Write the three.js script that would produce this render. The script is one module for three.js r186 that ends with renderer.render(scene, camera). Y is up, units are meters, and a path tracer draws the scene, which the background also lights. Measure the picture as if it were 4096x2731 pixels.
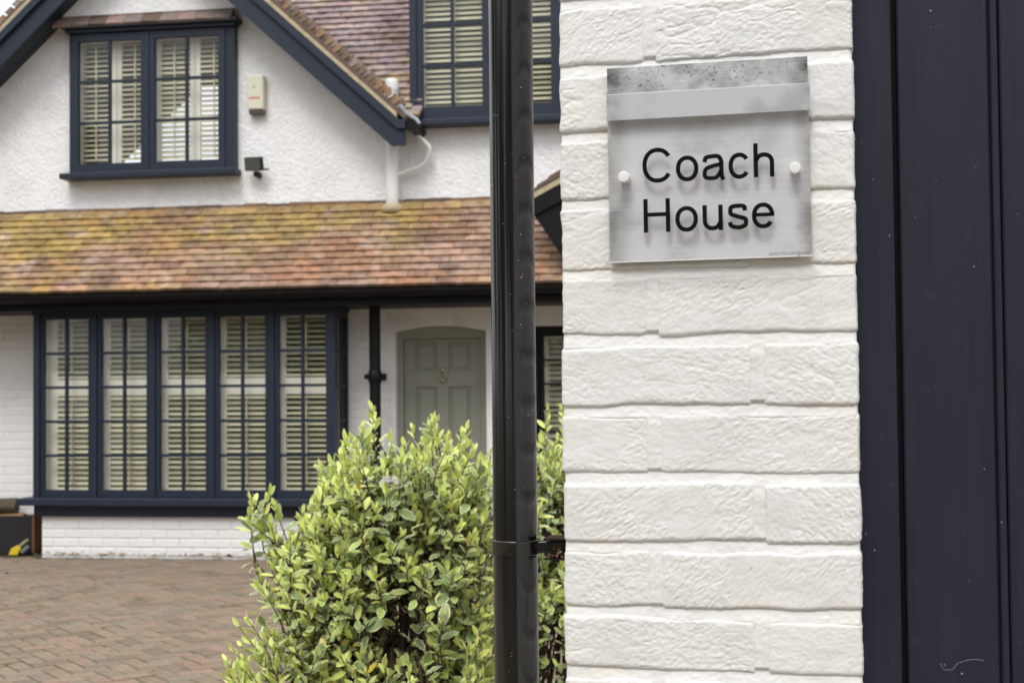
import * as THREE from 'three';
import { mergeGeometries, mergeVertices } from 'three/addons/utils/BufferGeometryUtils.js';
import { RoundedBoxGeometry } from 'three/addons/geometries/RoundedBoxGeometry.js';
import { TextGeometry } from 'three/addons/geometries/TextGeometry.js';
import { FontLoader } from 'three/addons/loaders/FontLoader.js';

// ---------------------------------------------------------------- camera, sky, sun, exposure
const scene = new THREE.Scene();
const K = 4096 / 2352, F = 5689, EYE = new THREE.Vector3(0, 1.4, 0);
const camera = new THREE.PerspectiveCamera(2 * Math.atan(1365.5 / F) * 180 / Math.PI, 4096 / 2731, 0.05, 400);
camera.position.copy(EYE);
camera.rotation.order = 'YXZ';
camera.rotation.set(1.85 * Math.PI / 180, 9 * Math.PI / 180, -0.0095);
camera.focus = 2.0;
camera.userData.fStop = 11.5;
camera.updateMatrixWorld();

const renderer = new THREE.WebGLRenderer({ antialias: true });
renderer.toneMapping = THREE.LinearToneMapping;
renderer.toneMappingExposure = 1.24;
renderer.shadowMap.enabled = true;

// noise helpers (seeded, repeatable)
const hash = (a, b, c) => { let h = Math.imul(a, 374761393) + Math.imul(b, 668265263) + Math.imul(c, 2147483647 ^ 1274126177) | 0; h = Math.imul(h ^ (h >>> 13), 1274126177); h ^= h >>> 16; return (h >>> 0) / 4294967296; };
const sm = (t) => t * t * (3 - 2 * t);
const clamp = (v, a = 0, b = 1) => Math.min(b, Math.max(a, v));
const step = (a, b, v) => sm(clamp((v - a) / (b - a)));
const lerp = (a, b, t) => a + (b - a) * t;
function n3(x, y, z = 0) {
  const i = Math.floor(x), j = Math.floor(y), k = Math.floor(z), u = sm(x - i), v = sm(y - j), w = sm(z - k);
  const L = (c) => lerp(lerp(hash(i, j, c), hash(i + 1, j, c), u), lerp(hash(i, j + 1, c), hash(i + 1, j + 1, c), u), v);
  return lerp(L(k), L(k + 1), w) * 2 - 1;
}
const fbm = (x, y, z, o = 4) => { let s = 0, a = 0.5; for (let q = 0; q < o; q++) { s += a * n3(x, y, z + q * 17.3); x *= 2.03; y *= 2.03; z *= 2.03; a *= 0.5; } return s; };
function pn(x, y, p, s) { // periodic value noise
  const i = Math.floor(x), j = Math.floor(y), u = sm(x - i), v = sm(y - j), m = (q) => ((q % p) + p) % p;
  return lerp(lerp(hash(m(i), m(j), s), hash(m(i + 1), m(j), s), u), lerp(hash(m(i), m(j + 1), s), hash(m(i + 1), m(j + 1), s), u), v);
}
const pf = (u, v, p, s, o = 4) => { let r = 0, a = 0.5, t = 0; for (let q = 0; q < o; q++) { r += a * pn(u * p, v * p, p, s + q); t += a; a *= 0.5; p *= 2; } return r / t; };
let seed = 7;
const rnd = () => { seed = (Math.imul(seed, 1664525) + 1013904223) >>> 0; return seed / 4294967296; };
const rr = (a, b) => a + (b - a) * rnd();

{ // overcast sky: brighter overhead, faint cloud texture
  const w = 256, h = 128, d = new Float32Array(w * h * 4);
  for (let y = 0; y < h; y++) for (let x = 0; x < w; x++) {
    const el = ((y + 0.5) / h - 0.5) * Math.PI, s = Math.max(0, Math.sin(el)), a = x / w * Math.PI * 2;
    const c = 0.5 + 0.5 * fbm(Math.cos(a) * Math.cos(el) * 2.2 + 9, Math.sin(a) * Math.cos(el) * 2.2, el * 3, 4);
    const L = el < 0 ? 0.35 : 0.78 * (0.52 + 0.78 * s) * (0.86 + 0.28 * c) * 1.75;
    const q = (y * w + x) * 4;
    d[q] = L * 0.975; d[q + 1] = L * 0.995; d[q + 2] = L * 1.04; d[q + 3] = 1;
  }
  const t = new THREE.DataTexture(d, w, h, THREE.RGBAFormat, THREE.FloatType);
  t.mapping = THREE.EquirectangularReflectionMapping; t.magFilter = THREE.LinearFilter; t.minFilter = THREE.LinearFilter; t.wrapS = THREE.RepeatWrapping; t.needsUpdate = true;
  scene.background = t; scene.environment = t;
}
const sun = new THREE.DirectionalLight(new THREE.Color(1, 0.97, 0.92), 1.4);
sun.position.set(-1.5, 16, 8); sun.target.position.set(0, 0, -4);
sun.castShadow = true; sun.shadow.radius = 40; sun.shadow.mapSize.set(2048, 2048);
Object.assign(sun.shadow.camera, { left: -16, right: 16, top: 16, bottom: -16, near: 1, far: 60 });
scene.add(sun, sun.target);

// ---------------------------------------------------------------- placing helpers
const V = (x, y, z) => new THREE.Vector3(x, y, z);
const ray = (px, py) => V((px * K - 2048) / F, -(py * K - 1365.5) / F, -1).applyQuaternion(camera.quaternion);
const W = (px, py, z) => { const d = ray(px, py); return EYE.clone().addScaledVector(d, (z - EYE.z) / d.z); };       // pixel (photograph at 2352 wide) on a wall plane
const G = (px, py, y = 0) => { const d = ray(px, py); return EYE.clone().addScaledVector(d, (y - EYE.y) / d.y); };   // pixel on the ground
const camInv = camera.quaternion.clone().invert();
const toPix = (p) => { const v = p.clone().sub(EYE).applyQuaternion(camInv); return [(2048 - F * v.x / v.z) / K, (1365.5 + F * v.y / v.z) / K, -v.z]; };

const used = {};
const numbered = (n) => { used[n] = (used[n] ?? -1) + 1; return used[n] ? n + '_' + String(used[n]).padStart(3, '0') : n; };
function shade(o) { o.castShadow = true; o.receiveShadow = true; return o; }
function mesh(name, geo, mat, parent = scene) { const m = shade(new THREE.Mesh(geo, mat)); m.name = parent === scene ? numbered(name) : name; parent.add(m); return m; }
function group(name, parent = scene) { const g = new THREE.Group(); g.name = parent === scene ? numbered(name) : name; parent.add(g); return g; }
function tag(o, label, category, grp, kind) { o.userData.label = label; o.userData.category = category; if (grp) o.userData.group = grp; if (kind) o.userData.kind = kind; return o; }
const kind = (o, k) => { o.userData.kind = k; return o; };
function uvm(g) { // uv in metres by the way each face points
  if (g.index) g = g.toNonIndexed();
  const p = g.attributes.position, n = p.count, uv = new Float32Array(n * 2), a = V(), b = V(), c = V();
  for (let i = 0; i < n; i += 3) {
    a.fromBufferAttribute(p, i); b.fromBufferAttribute(p, i + 1); c.fromBufferAttribute(p, i + 2);
    const m = b.clone().sub(a).cross(c.clone().sub(a)), ax = Math.abs(m.x), ay = Math.abs(m.y), az = Math.abs(m.z);
    [a, b, c].forEach((q, j) => { const [u, v] = az >= ax && az >= ay ? [q.x, q.y] : ax >= ay ? [q.z, q.y] : [q.x, q.z]; uv[(i + j) * 2] = u; uv[(i + j) * 2 + 1] = v; });
  }
  g.setAttribute('uv', new THREE.BufferAttribute(uv, 2));
  return g;
}
const bx = (x0, x1, y0, y1, z0, z1) => uvm(new THREE.BoxGeometry(Math.abs(x1 - x0), Math.abs(y1 - y0), Math.abs(z1 - z0)).translate((x0 + x1) / 2, (y0 + y1) / 2, (z0 + z1) / 2));
const rbx = (x0, x1, y0, y1, z0, z1, r = 0.004, s = 2) => uvm(new RoundedBoxGeometry(Math.abs(x1 - x0), Math.abs(y1 - y0), Math.abs(z1 - z0), s, r).translate((x0 + x1) / 2, (y0 + y1) / 2, (z0 + z1) / 2));
const merge = (l) => mergeGeometries(l.map((g) => { const q = g.index ? g.toNonIndexed() : g; for (const k of Object.keys(q.attributes)) if (!['position', 'normal', 'uv'].includes(k)) q.deleteAttribute(k); return q; }));
function poly(pts, z0, z1, holes = []) { // polygon in the facade plane, with thickness
  const s = new THREE.Shape(pts.map((p) => new THREE.Vector2(p[0], p[1])));
  for (const h of holes) s.holes.push(new THREE.Path(h.map((p) => new THREE.Vector2(p[0], p[1]))));
  return uvm(new THREE.ExtrudeGeometry(s, { depth: z1 - z0, bevelEnabled: false }).translate(0, 0, z0));
}
const rect = (x0, x1, y0, y1) => [[x0, y0], [x1, y0], [x1, y1], [x0, y1]];
const tube = (pts, r, seg = 12, n = pts.length * 4, closed = false) => new THREE.TubeGeometry(new THREE.CatmullRomCurve3(pts.map((p) => p.isVector3 ? p : V(...p)), closed, 'catmullrom', 0.2), n, r, seg, closed);
const lathe = (prof, seg = 24) => new THREE.LatheGeometry(prof.map((p) => new THREE.Vector2(p[0], p[1])), seg);

// ---------------------------------------------------------------- textures and materials
function dtex(w, h, fn, srgb = false, rx = 1, ry = rx) {
  const d = new Uint8Array(w * h * 4);
  for (let y = 0; y < h; y++) for (let x = 0; x < w; x++) { const c = fn(x / w, y / h, x, y), q = (y * w + x) * 4; for (let i = 0; i < 3; i++) d[q + i] = clamp(Array.isArray(c) ? c[i] : c) * 255; d[q + 3] = 255; }
  const t = new THREE.DataTexture(d, w, h); t.wrapS = t.wrapT = THREE.RepeatWrapping; t.magFilter = THREE.LinearFilter; t.minFilter = THREE.LinearMipmapLinearFilter; t.generateMipmaps = true;
  t.repeat.set(rx, ry); if (srgb) t.colorSpace = THREE.SRGBColorSpace; t.needsUpdate = true; return t;
}
function stamp(w, h, base, n, paint) { // a print of small irregular marks over a base colour; returns a pixel function
  const a = new Float32Array(w * h * 3);
  for (let y = 0; y < h; y++) for (let x = 0; x < w; x++) { const c = base(x / w, y / h); a.set(c, (y * w + x) * 3); }
  const put = (x, y, c, k) => { x = Math.round(x); y = Math.round(y); if (x < 0 || y < 0 || x >= w || y >= h) return; const q = (y * w + x) * 3; for (let i = 0; i < 3; i++) a[q + i] = lerp(a[q + i], c[i], k); };
  for (let i = 0; i < n; i++) paint(put, i);
  return (u, v, x, y) => { const q = (y * w + x) * 3; return [a[q], a[q + 1], a[q + 2]]; };
}
const rgb = (r, g, b) => new THREE.Color().setRGB(r, g, b);
const std = (c, rough, o = {}) => new THREE.MeshStandardMaterial({ color: rgb(...c), roughness: rough, ...o });
const phy = (c, rough, o = {}) => new THREE.MeshPhysicalMaterial({ color: rgb(...c), roughness: rough, ...o });

const speckle = dtex(256, 256, (u, v) => { const f = pf(u, v, 12, 3, 5), g = pf(u, v, 48, 9, 2); const k = 0.68 + 0.4 * f + (g - 0.5) * 0.25; return [k, k * 0.985, k * 0.96]; }, false, 2);
const grainTex = dtex(256, 512, (u, v) => 0.5 + 0.5 * (pf(u * 1, v * 0.06, 64, 5, 3) - 0.5) + 0.2 * (pf(u, v, 8, 2, 3) - 0.5), false, 4, 1);
const roughcast = dtex(512, 512, (u, v) => { const p = pf(u, v, 72, 4, 3), q = pf(u, v, 24, 7, 3); return clamp(0.5 + 1.5 * (p - 0.5) + 0.7 * (q - 0.5)); }, false, 0.7);
const renderTint = dtex(512, 512, (u, v) => { const a = pf(u, v, 4, 31, 5), b = pf(u, v, 40, 8, 3); const k = 0.98 - 0.12 * step(0.52, 0.75, a) * (0.3 + b) + 0.14 * (b - 0.5); return [k, k * 0.996, k * 0.988]; }, false, 0.7);
const brickTint = dtex(512, 512, (u, v) => { const a = pf(u, v, 7, 13, 5), b = pf(u, v, 40, 21, 3); const k = 0.97 - 0.09 * step(0.52, 0.75, a) + 0.1 * (b - 0.5); return [k, k * 0.99, k * 0.97]; }, false, 0.8);

const M = {
  render: std([0.86, 0.86, 0.865], 0.95, { map: renderTint, bumpMap: roughcast, bumpScale: 0.0055 }),
  houseBrick: std([0.84, 0.835, 0.84], 0.85, { map: brickTint, bumpMap: roughcast, bumpScale: 0.002 }),
  navy: phy([0.013, 0.0205, 0.038], 0.5, { specularIntensity: 0.8, bumpMap: grainTex, bumpScale: 0.0006 }),
  black: phy([0.006, 0.0055, 0.006], 0.5, { specularIntensity: 0.4 }),
  blackMatt: std([0.012, 0.011, 0.012], 0.8),
  whitePlastic: phy([0.74, 0.74, 0.72], 0.4),
  cream: phy([0.68, 0.66, 0.52], 0.45),
  slat: std([0.62, 0.6, 0.43], 0.6),  // olive, darker than the stiles: shade and mirrored greenery put into the colour
  stile: std([0.83, 0.82, 0.7], 0.55),
  glass: phy([1, 1, 1], 0.02, { transmission: 1, thickness: 0, ior: 1.52 }),
  door: phy([0.25, 0.255, 0.205], 0.5, { bumpMap: grainTex, bumpScale: 0.0008 }),
  brass: phy([0.5, 0.42, 0.28], 0.35, { metalness: 0.8 }),
  lead: std([0.32, 0.33, 0.36], 0.6, { map: speckle }),
  mortar: std([0.52, 0.44, 0.29], 0.95, { map: speckle }),
  inside: std([0.25, 0.23, 0.2], 0.95),
  soil: std([0.055, 0.04, 0.028], 1, { map: speckle }),
  bed: std([0.075, 0.066, 0.034], 1, { map: speckle }),
  land: std([0.08, 0.085, 0.045], 1, { map: speckle }),
  bark: std([0.1, 0.075, 0.05], 0.9, { map: speckle }),
  wood: std([0.3, 0.17, 0.075], 0.85, { map: speckle }),
  rust: std([0.22, 0.1, 0.04], 0.9, { map: speckle }),
};

// ================================================================ THE SETTING
kind(mesh('ground', new THREE.PlaneGeometry(300, 300).rotateX(-Math.PI / 2).translate(0, -0.06, 0), M.land), 'structure');
const zB = -11.35, zE = -11.14, zW = -11.77, zU = -11.87, zG = -11.52;

{ // driveway of block pavers laid herringbone at 45 degrees on a dirty bed
  const d = kind(group('driveway'), 'structure');
  kind(mesh('joint_bed', bx(-12, 3, -0.05, -0.009, zW, 9), M.bed, d), 'structure');
  const mixTo = (a, b, t) => a.map((q, i) => lerp(q, b[i], t));
  const cols = [[0.23, 0.168, 0.112], [0.255, 0.175, 0.122], [0.205, 0.165, 0.125], [0.3, 0.205, 0.145], [0.235, 0.195, 0.155], [0.165, 0.125, 0.09], [0.265, 0.205, 0.135]];
  const mats = cols.map((c) => std(mixTo(c, [0.235, 0.178, 0.122], 0.35), 0.9, { map: speckle, bumpMap: speckle, bumpScale: 0.003 }));
  const one = (l, w) => { // chamfered block, top at y = 0
    const c = 0.006, P = [], q = (a, b, e, f) => P.push(...a, ...b, ...e, ...a, ...e, ...f);
    const t = [[-l + c, 0, w - c], [l - c, 0, w - c], [l - c, 0, -w + c], [-l + c, 0, -w + c]], m = [[-l, -c, w], [l, -c, w], [l, -c, -w], [-l, -c, -w]], b = m.map((v) => [v[0], -0.05, v[2]]);
    q(t[0], t[1], t[2], t[3]);
    for (let i = 0; i < 4; i++) { const j = (i + 1) % 4; q(m[i], m[j], t[j], t[i]); q(b[i], b[j], m[j], m[i]); }
    const g = new THREE.BufferGeometry(); g.setAttribute('position', new THREE.Float32BufferAttribute(P, 3)); g.computeVertexNormals(); return uvm(g);
  };
  const geo = one(0.0965, 0.0468), all = [];
  for (let i = -130; i < 130; i++) for (let j = -50; j < 50; j++) for (const t of [0, 1]) {
    const u = (i + 4 * j + (t ? 3.5 : 1)) * 0.1, v = (i + (t ? 1 : 0.5)) * 0.1, a = Math.PI / 4;
    const x = u * Math.cos(a) - v * Math.sin(a) - 4, z = u * Math.sin(a) + v * Math.cos(a) - 6;
    if (x < -10 || x > 2 || z > 1 || z < zB + 0.03) continue;
    all.push([x, z, t]);
  }
  const score = (p) => { const [px, py, dd] = toPix(V(p[0], 0, p[1])); return px > -40 && px < 760 && py > 1250 && py < 1610 ? dd : 999 + dd; };
  all.sort((a, b) => score(a) - score(b));
  const rest = [];
  all.forEach(([x, z, t], i) => {
    const y = rr(-0.003, 0.003) + 0.012 * fbm(x * 0.8, z * 0.8, 3, 2), rx = rr(-0.018, 0.018), rz = rr(-0.012, 0.012), ry = -Math.PI / 4 + (t ? Math.PI / 2 : 0) + rr(-0.02, 0.02);
    const tone = fbm(x * 0.7, z * 0.7, 11, 3) * 2.2 + rr(0, 7), m = Math.floor(((tone % 7) + 7) % 7);
    if (i < 300) { const b = mesh('paver', geo, mats[m], d); b.position.set(x, y, z); b.rotation.set(rx, ry, rz, 'YXZ'); }
    else (rest[m] ??= []).push(geo.clone().applyMatrix4(new THREE.Matrix4().makeRotationFromEuler(new THREE.Euler(rx, ry, rz, 'YXZ')).setPosition(x, y, z)));
  });
  rest.forEach((l, m) => kind(mesh('paver_field', merge(l), mats[m], d), 'stuff'));
}

// ================================================================ THE HOUSE
const house = tag(group('house'), 'white cottage with navy windows, gable and mossy tiled roofs behind the shrub', 'house');
const X = (px, py, z) => W(px, py, z).x, Y = (px, py, z) => W(px, py, z).y;
const bayL = X(77, 900, zB), bayR = X(770, 900, zB), bayT = Y(420, 719, zB), bayB = Y(420, 1143, zB);
const xl = -8.2, xr = 3.2;
const doorZ = zW - 0.1;
const dL = X(908, 900, zW), dR = X(1117, 900, zW), dT = Y(1010, 748, zW), dSpring = Y(912, 762, zW);
const rwL = X(1228, 850, zW), rwR = rwL + 1.5, rwT = Y(1260, 748, zW), rwB = 0.75;
const leanTop = Y(420, 483, zU), eaveY = Y(420, 672, zE);
const wallTopY = Y(1060, 284, zU);

// right-hand window of the ground floor, upper window and gable outline
const uwL = X(157, 240, zU), uwR = X(538, 240, zU), uwT = Y(345, 62, zU), uwB = Y(345, 400, zU);
const gA = W(0, 150, zG), gB = W(148, 0, zG), gC = W(574, 46, zG), gD = W(899, 335, zG);
const sR = (gC.y - gD.y) / (gD.x - gC.x), sL = (gB.y - gA.y) / (gB.x - gA.x), gS = (sR + sL) / 2;
const midR = V((gC.x + gD.x) / 2, (gC.y + gD.y) / 2, 0), midL = V((gA.x + gB.x) / 2, (gA.y + gB.y) / 2, 0);
const apX = (midR.y - midL.y + gS * (midR.x + midL.x)) / (2 * gS), apY = midR.y + gS * (midR.x - apX);   // lower edge of the bargeboards meets here
const footX = gD.x, footY = apY - gS * (footX - apX), footXl = apX - (footX - apX);

const arch = (x0, x1, y0, ys, yt, n = 10) => { const p = [[x0, y0], [x1, y0]]; for (let i = 0; i <= n; i++) { const t = i / n, x = lerp(x1, x0, t); p.push([x, ys + (yt - ys) * Math.sin(Math.PI * t)]); } return p; };
mesh('ground_floor_wall', poly(rect(xl, xr, -0.06, 2.5), zW - 0.25, zW, [rect(bayL + 0.12, bayR - 0.12, 0.42, 2.02), arch(dL, dR, 0.02, dSpring, dT), rect(rwL, rwR, rwB, rwT)]), M.houseBrick, house);
mesh('gable_wall', poly([[xl + 0.3, 2.45], [xr, 2.45], [xr, wallTopY], [footX + 0.1, wallTopY], [apX, apY + 0.15], [footXl - 0.1, wallTopY], [xl + 0.3, wallTopY]], zU - 0.25, zU, [rect(uwL + 0.05, uwR - 0.05, uwB + 0.03, uwT - 0.03)]), M.render, house).userData.label = 'white roughcast upper wall';
mesh('side_wall', bx(xl, xl + 0.25, -0.06, wallTopY, -17, zW - 0.251), M.render, house);
mesh('side_wall', bx(xr - 0.25, xr, -0.06, wallTopY, -17, zW - 0.251), M.render, house);
mesh('back_wall', bx(xl + 0.251, xr - 0.251, -0.06, wallTopY, -17, -16.75), M.render, house);
mesh('upper_floor', bx(xl + 0.252, xr - 0.252, 2.44, 2.6, -16.749, zU - 0.251), M.inside, house);
mesh('inner_floor', bx(xl + 0.252, xr - 0.252, -0.05, 0.03, -16.749, zW - 0.251), M.inside, house);

{ // painted brickwork, brick by brick
  const gs = [0, 1, 2, 3].map((s) => uvm(new RoundedBoxGeometry(0.211, 0.0635, 0.05, 1, 0.006).rotateY((s - 1.5) * 0.004)));
  const hs = uvm(new RoundedBoxGeometry(0.099, 0.0635, 0.05, 1, 0.006));
  const masonry = group('brick_face', house), wing = group('brick_apron', house);
  masonry.userData.label = 'white painted brickwork beside the bay window and door';
  wing.userData.label = 'white painted brickwork below the bay window';
  const lay = (parent, x0, x1, y0, y1, z, cut) => {
    let r = 0;
    for (let y = y0; y + 0.06 < y1; y += 0.075, r++) for (let x = x0 - (r % 2 ? 0.1125 : 0); x < x1 - 0.03; x += 0.225) {
      let a = Math.max(x, x0), b = Math.min(x + 0.215, x1);
      if (b - a < 0.05) continue;
      if (cut && cut(a, b, y)) continue;
      const full = b - a > 0.2, half = Math.abs(b - a - 0.1025) < 0.02;
      const m = mesh('brick', full ? gs[Math.floor(rnd() * 4)] : half ? hs : uvm(new RoundedBoxGeometry(b - a - 0.004, 0.0635, 0.05, 1, 0.006)), M.houseBrick, parent);
      m.position.set((a + b) / 2, y + 0.0325, z - 0.0225 + rr(-0.001, 0.001)); m.rotation.z = rr(-0.004, 0.004);
    }
  };
  lay(masonry, bayL - 0.72, bayL - 0.012, 0.22, 2.1, zW);
  lay(masonry, bayR + 0.01, dL - 0.02, 0.4, 2.12, zW);
  lay(masonry, dR + 0.02, rwL - 0.02, 0.4, 2.12, zW);
  const ab = Y(420, 1186, zB);
  mesh('apron_core', bx(bayL + 0.06, bayR - 0.02, -0.05, bayB - 0.08, zW + 0.001, zB - 0.03), M.houseBrick, wing);
  lay(wing, bayL + 0.06, bayR - 0.02, 0.012, bayB - 0.1, zB - 0.026);
}

// ---- joinery
function casement(part, x0, x1, y0, y1, z, cols, rows, fw, bw, m = M.navy, botw = fw) { // frame, glazing bars, panes in the facade plane
  mesh('frame', poly(rect(x0, x1, y0, y1), z - 0.05, z, [rect(x0 + fw, x1 - fw, y0 + botw, y1 - fw)]), m, part);
  const gx0 = x0 + fw, gx1 = x1 - fw, gy0 = y0 + botw, gy1 = y1 - fw, cw = (gx1 - gx0) / cols, rh = (gy1 - gy0) / rows;
  for (let i = 1; i < cols; i++) mesh('glazing_bar', bx(gx0 + i * cw - bw / 2, gx0 + i * cw + bw / 2, gy0 - 0.002, gy1 + 0.002, z - 0.036, z - 0.008), m, part);
  for (let j = 1; j < rows; j++) mesh('glazing_bar', bx(gx0 - 0.002, gx1 + 0.002, gy0 + j * rh - bw / 2, gy0 + j * rh + bw / 2, z - 0.034, z - 0.011), m, part);
  const pg = new THREE.PlaneGeometry(cw, rh);
  for (let i = 0; i < cols; i++) for (let j = 0; j < rows; j++) { const p = mesh('pane', pg, M.glass, part); p.position.set(gx0 + (i + 0.5) * cw, gy0 + (j + 0.5) * rh, z - 0.022); p.rotation.set(rr(-0.012, 0.012), rr(-0.015, 0.015), 0); }
}
function shutter(part, x0, x1, y0, y1, z, tilt = 0.95, sw = 0.05, rail = 0.05) { // louvred panel behind the glass
  mesh('shutter_frame', poly(rect(x0, x1, y0, y1), z - 0.028, z, [rect(x0 + sw, x1 - sw, y0 + rail, y1 - rail)]), M.stile, part);
  const w = x1 - x0 - 2 * sw + 0.004, n = Math.round((y1 - y0 - 2 * rail) / 0.0445), g = uvm(new RoundedBoxGeometry(w, 0.0075, 0.05, 1, 0.0035));
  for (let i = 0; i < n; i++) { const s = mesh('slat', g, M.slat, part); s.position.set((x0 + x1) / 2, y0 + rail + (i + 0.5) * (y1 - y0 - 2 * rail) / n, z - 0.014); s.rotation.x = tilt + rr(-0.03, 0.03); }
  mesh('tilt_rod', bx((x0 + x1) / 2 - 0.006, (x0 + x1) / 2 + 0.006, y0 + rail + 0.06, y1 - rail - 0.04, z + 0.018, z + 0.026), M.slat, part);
}
{ // bay window: five lights, a mullion between each, and glazed returns
  const b = group('bay_window', house); b.userData.label = 'navy five-light bay window with white louvred shutters';
  const post = 0.075, n = 5, pitch = (bayR - bayL - 0.05) / n, head = 0.055;
  for (let i = 0; i < n; i++) {
    const x0 = bayL + 0.025 + i * pitch, x1 = x0 + pitch;
    if (i) mesh('mullion', bx(x0 - 0.024, x0 + 0.024, bayB - 0.004, bayT + 0.004, zB - 0.06, zB + 0.012), M.navy, b);
    casement(b, x0 + 0.022, x1 - 0.022, bayB, bayT, zB - 0.006, 2, 5, 0.036, 0.025, M.navy, 0.062);
    const sx0 = x0 + 0.008, sx1 = x1 - 0.008, mid = lerp(bayB, bayT, 0.6), tl = [0.62, 0.7, 0.64, 0.68, 0.48][i];
    shutter(b, sx0, sx1, mid + 0.003, bayT + 0.02, zB - 0.14, tl, i === 0 ? 0.11 : 0.07, 0.066);
    shutter(b, sx0, sx1, bayB - 0.02, mid - 0.003, zB - 0.14, tl + [0.16, 0.14, -0.05, -0.06, 0.02][i], i === 0 ? 0.11 : 0.07, 0.066);
  }
  for (const [x0, x1] of [[bayL, bayL + post - 0.02], [bayR - post, bayR]]) mesh('corner_post', bx(x0, x1, bayB - 0.005, bayT + 0.005, zB - 0.075, zB + 0.016), M.navy, b);
  for (const [sx, sgn] of [[bayR - 0.004, 1], [bayL + 0.004, -1]]) { // returns to the wall
    const z0 = zW + 0.002, z1 = zB - 0.078, x0 = Math.min(sx, sx - sgn * 0.04), x1 = Math.max(sx, sx - sgn * 0.04);
    const fr = [bx(x0, x1, bayB, bayB + 0.06, z0, z1), bx(x0, x1, bayT - 0.05, bayT, z0, z1), bx(x0, x1, bayB + 0.061, bayT - 0.051, z0, z0 + 0.045), bx(x0, x1, bayB + 0.061, bayT - 0.051, z1 - 0.04, z1)];
    mesh('return_frame', merge(fr), M.navy, b);
    mesh('glazing_bar', bx(x0 + 0.01, x1 - 0.008, bayB + 0.06, bayT - 0.05, (z0 + z1) / 2 - 0.011, (z0 + z1) / 2 + 0.011), M.navy, b);
    for (let j = 1; j < 5; j++) { const y = lerp(bayB + 0.06, bayT - 0.05, j / 5); mesh('glazing_bar', bx(x0 + 0.012, x1 - 0.01, y - 0.011, y + 0.011, z0 + 0.045, z1 - 0.04), M.navy, b); }
    mesh('pane', new THREE.PlaneGeometry(z1 - z0 - 0.08, bayT - bayB - 0.1).rotateY(Math.PI / 2).translate((x0 + x1) / 2, (bayB + bayT) / 2, (z0 + z1) / 2), M.glass, b);
    mesh('blind', bx(x0 - sgn * 0.035 - 0.005, x0 - sgn * 0.035 + 0.005, bayB, bayT, z0 + 0.02, z1 - 0.02), M.stile, b);
  }
  mesh('head_board', bx(bayL - 0.01, bayR + 0.01, bayT + 0.002, bayT + 0.09, zW + 0.003, zB + 0.02), M.navy, b);
  const sb = Y(420, 1153, zB);
  mesh('sill', rbx(bayL - 0.1, bayR + 0.09, sb - 0.028, bayB - 0.002, zW + 0.004, zB + 0.1, 0.008), M.navy, b);
  mesh('sill_board', bx(bayL + 0.005, bayR + 0.005, sb - 0.125, sb - 0.03, zW + 0.005, zB + 0.012), M.navy, b);
}
{ // upper casement window under the gable
  const b = group('gable_window', house); b.userData.label = 'navy casement window under the gable, tree mirrored in its panes';
  const z = zU + 0.1, L = X(157, 240, z), R = X(537, 240, z), T = Y(345, 68, z), B = Y(345, 393, z), mid = (L + R) / 2 - 0.03;
  mesh('box_frame', poly(rect(L, R, B, T), zU + 0.001, z - 0.012, [rect(L + 0.05, R - 0.11, B + 0.03, T - 0.04)]), M.navy, b);
  casement(b, L + 0.025, mid - 0.004, B + 0.008, T - 0.014, z, 2, 3, 0.06, 0.026, M.navy, 0.075);
  casement(b, mid + 0.004, R - 0.085, B + 0.008, T - 0.014, z + 0.001, 2, 3, 0.06, 0.026, M.navy, 0.075);
  mesh('mullion', bx(mid - 0.016, mid + 0.016, B + 0.006, T - 0.012, z - 0.03, z + 0.012), M.navy, b);
  mesh('cornice', merge([bx(L - 0.02, R + 0.015, T - 0.002, T + 0.03, zU + 0.002, z + 0.03), bx(L - 0.05, R + 0.045, T + 0.031, T + 0.064, zU + 0.002, z + 0.07)]), M.navy, b);
  mesh('sill', rbx(L - 0.055, R + 0.03, B - 0.055, B - 0.002, zU + 0.002, z + 0.08, 0.01), M.navy, b);
  const w = (R - L - 0.06) / 4;
  for (let i = 0; i < 4; i++) shutter(b, L + 0.02 + i * w, L + 0.02 + (i + 1) * w - 0.004, B + 0.03, T - 0.02, z - 0.14, [0.5, 0.55, 0.75, 0.7][i], 0.045, 0.045);
}
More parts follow.
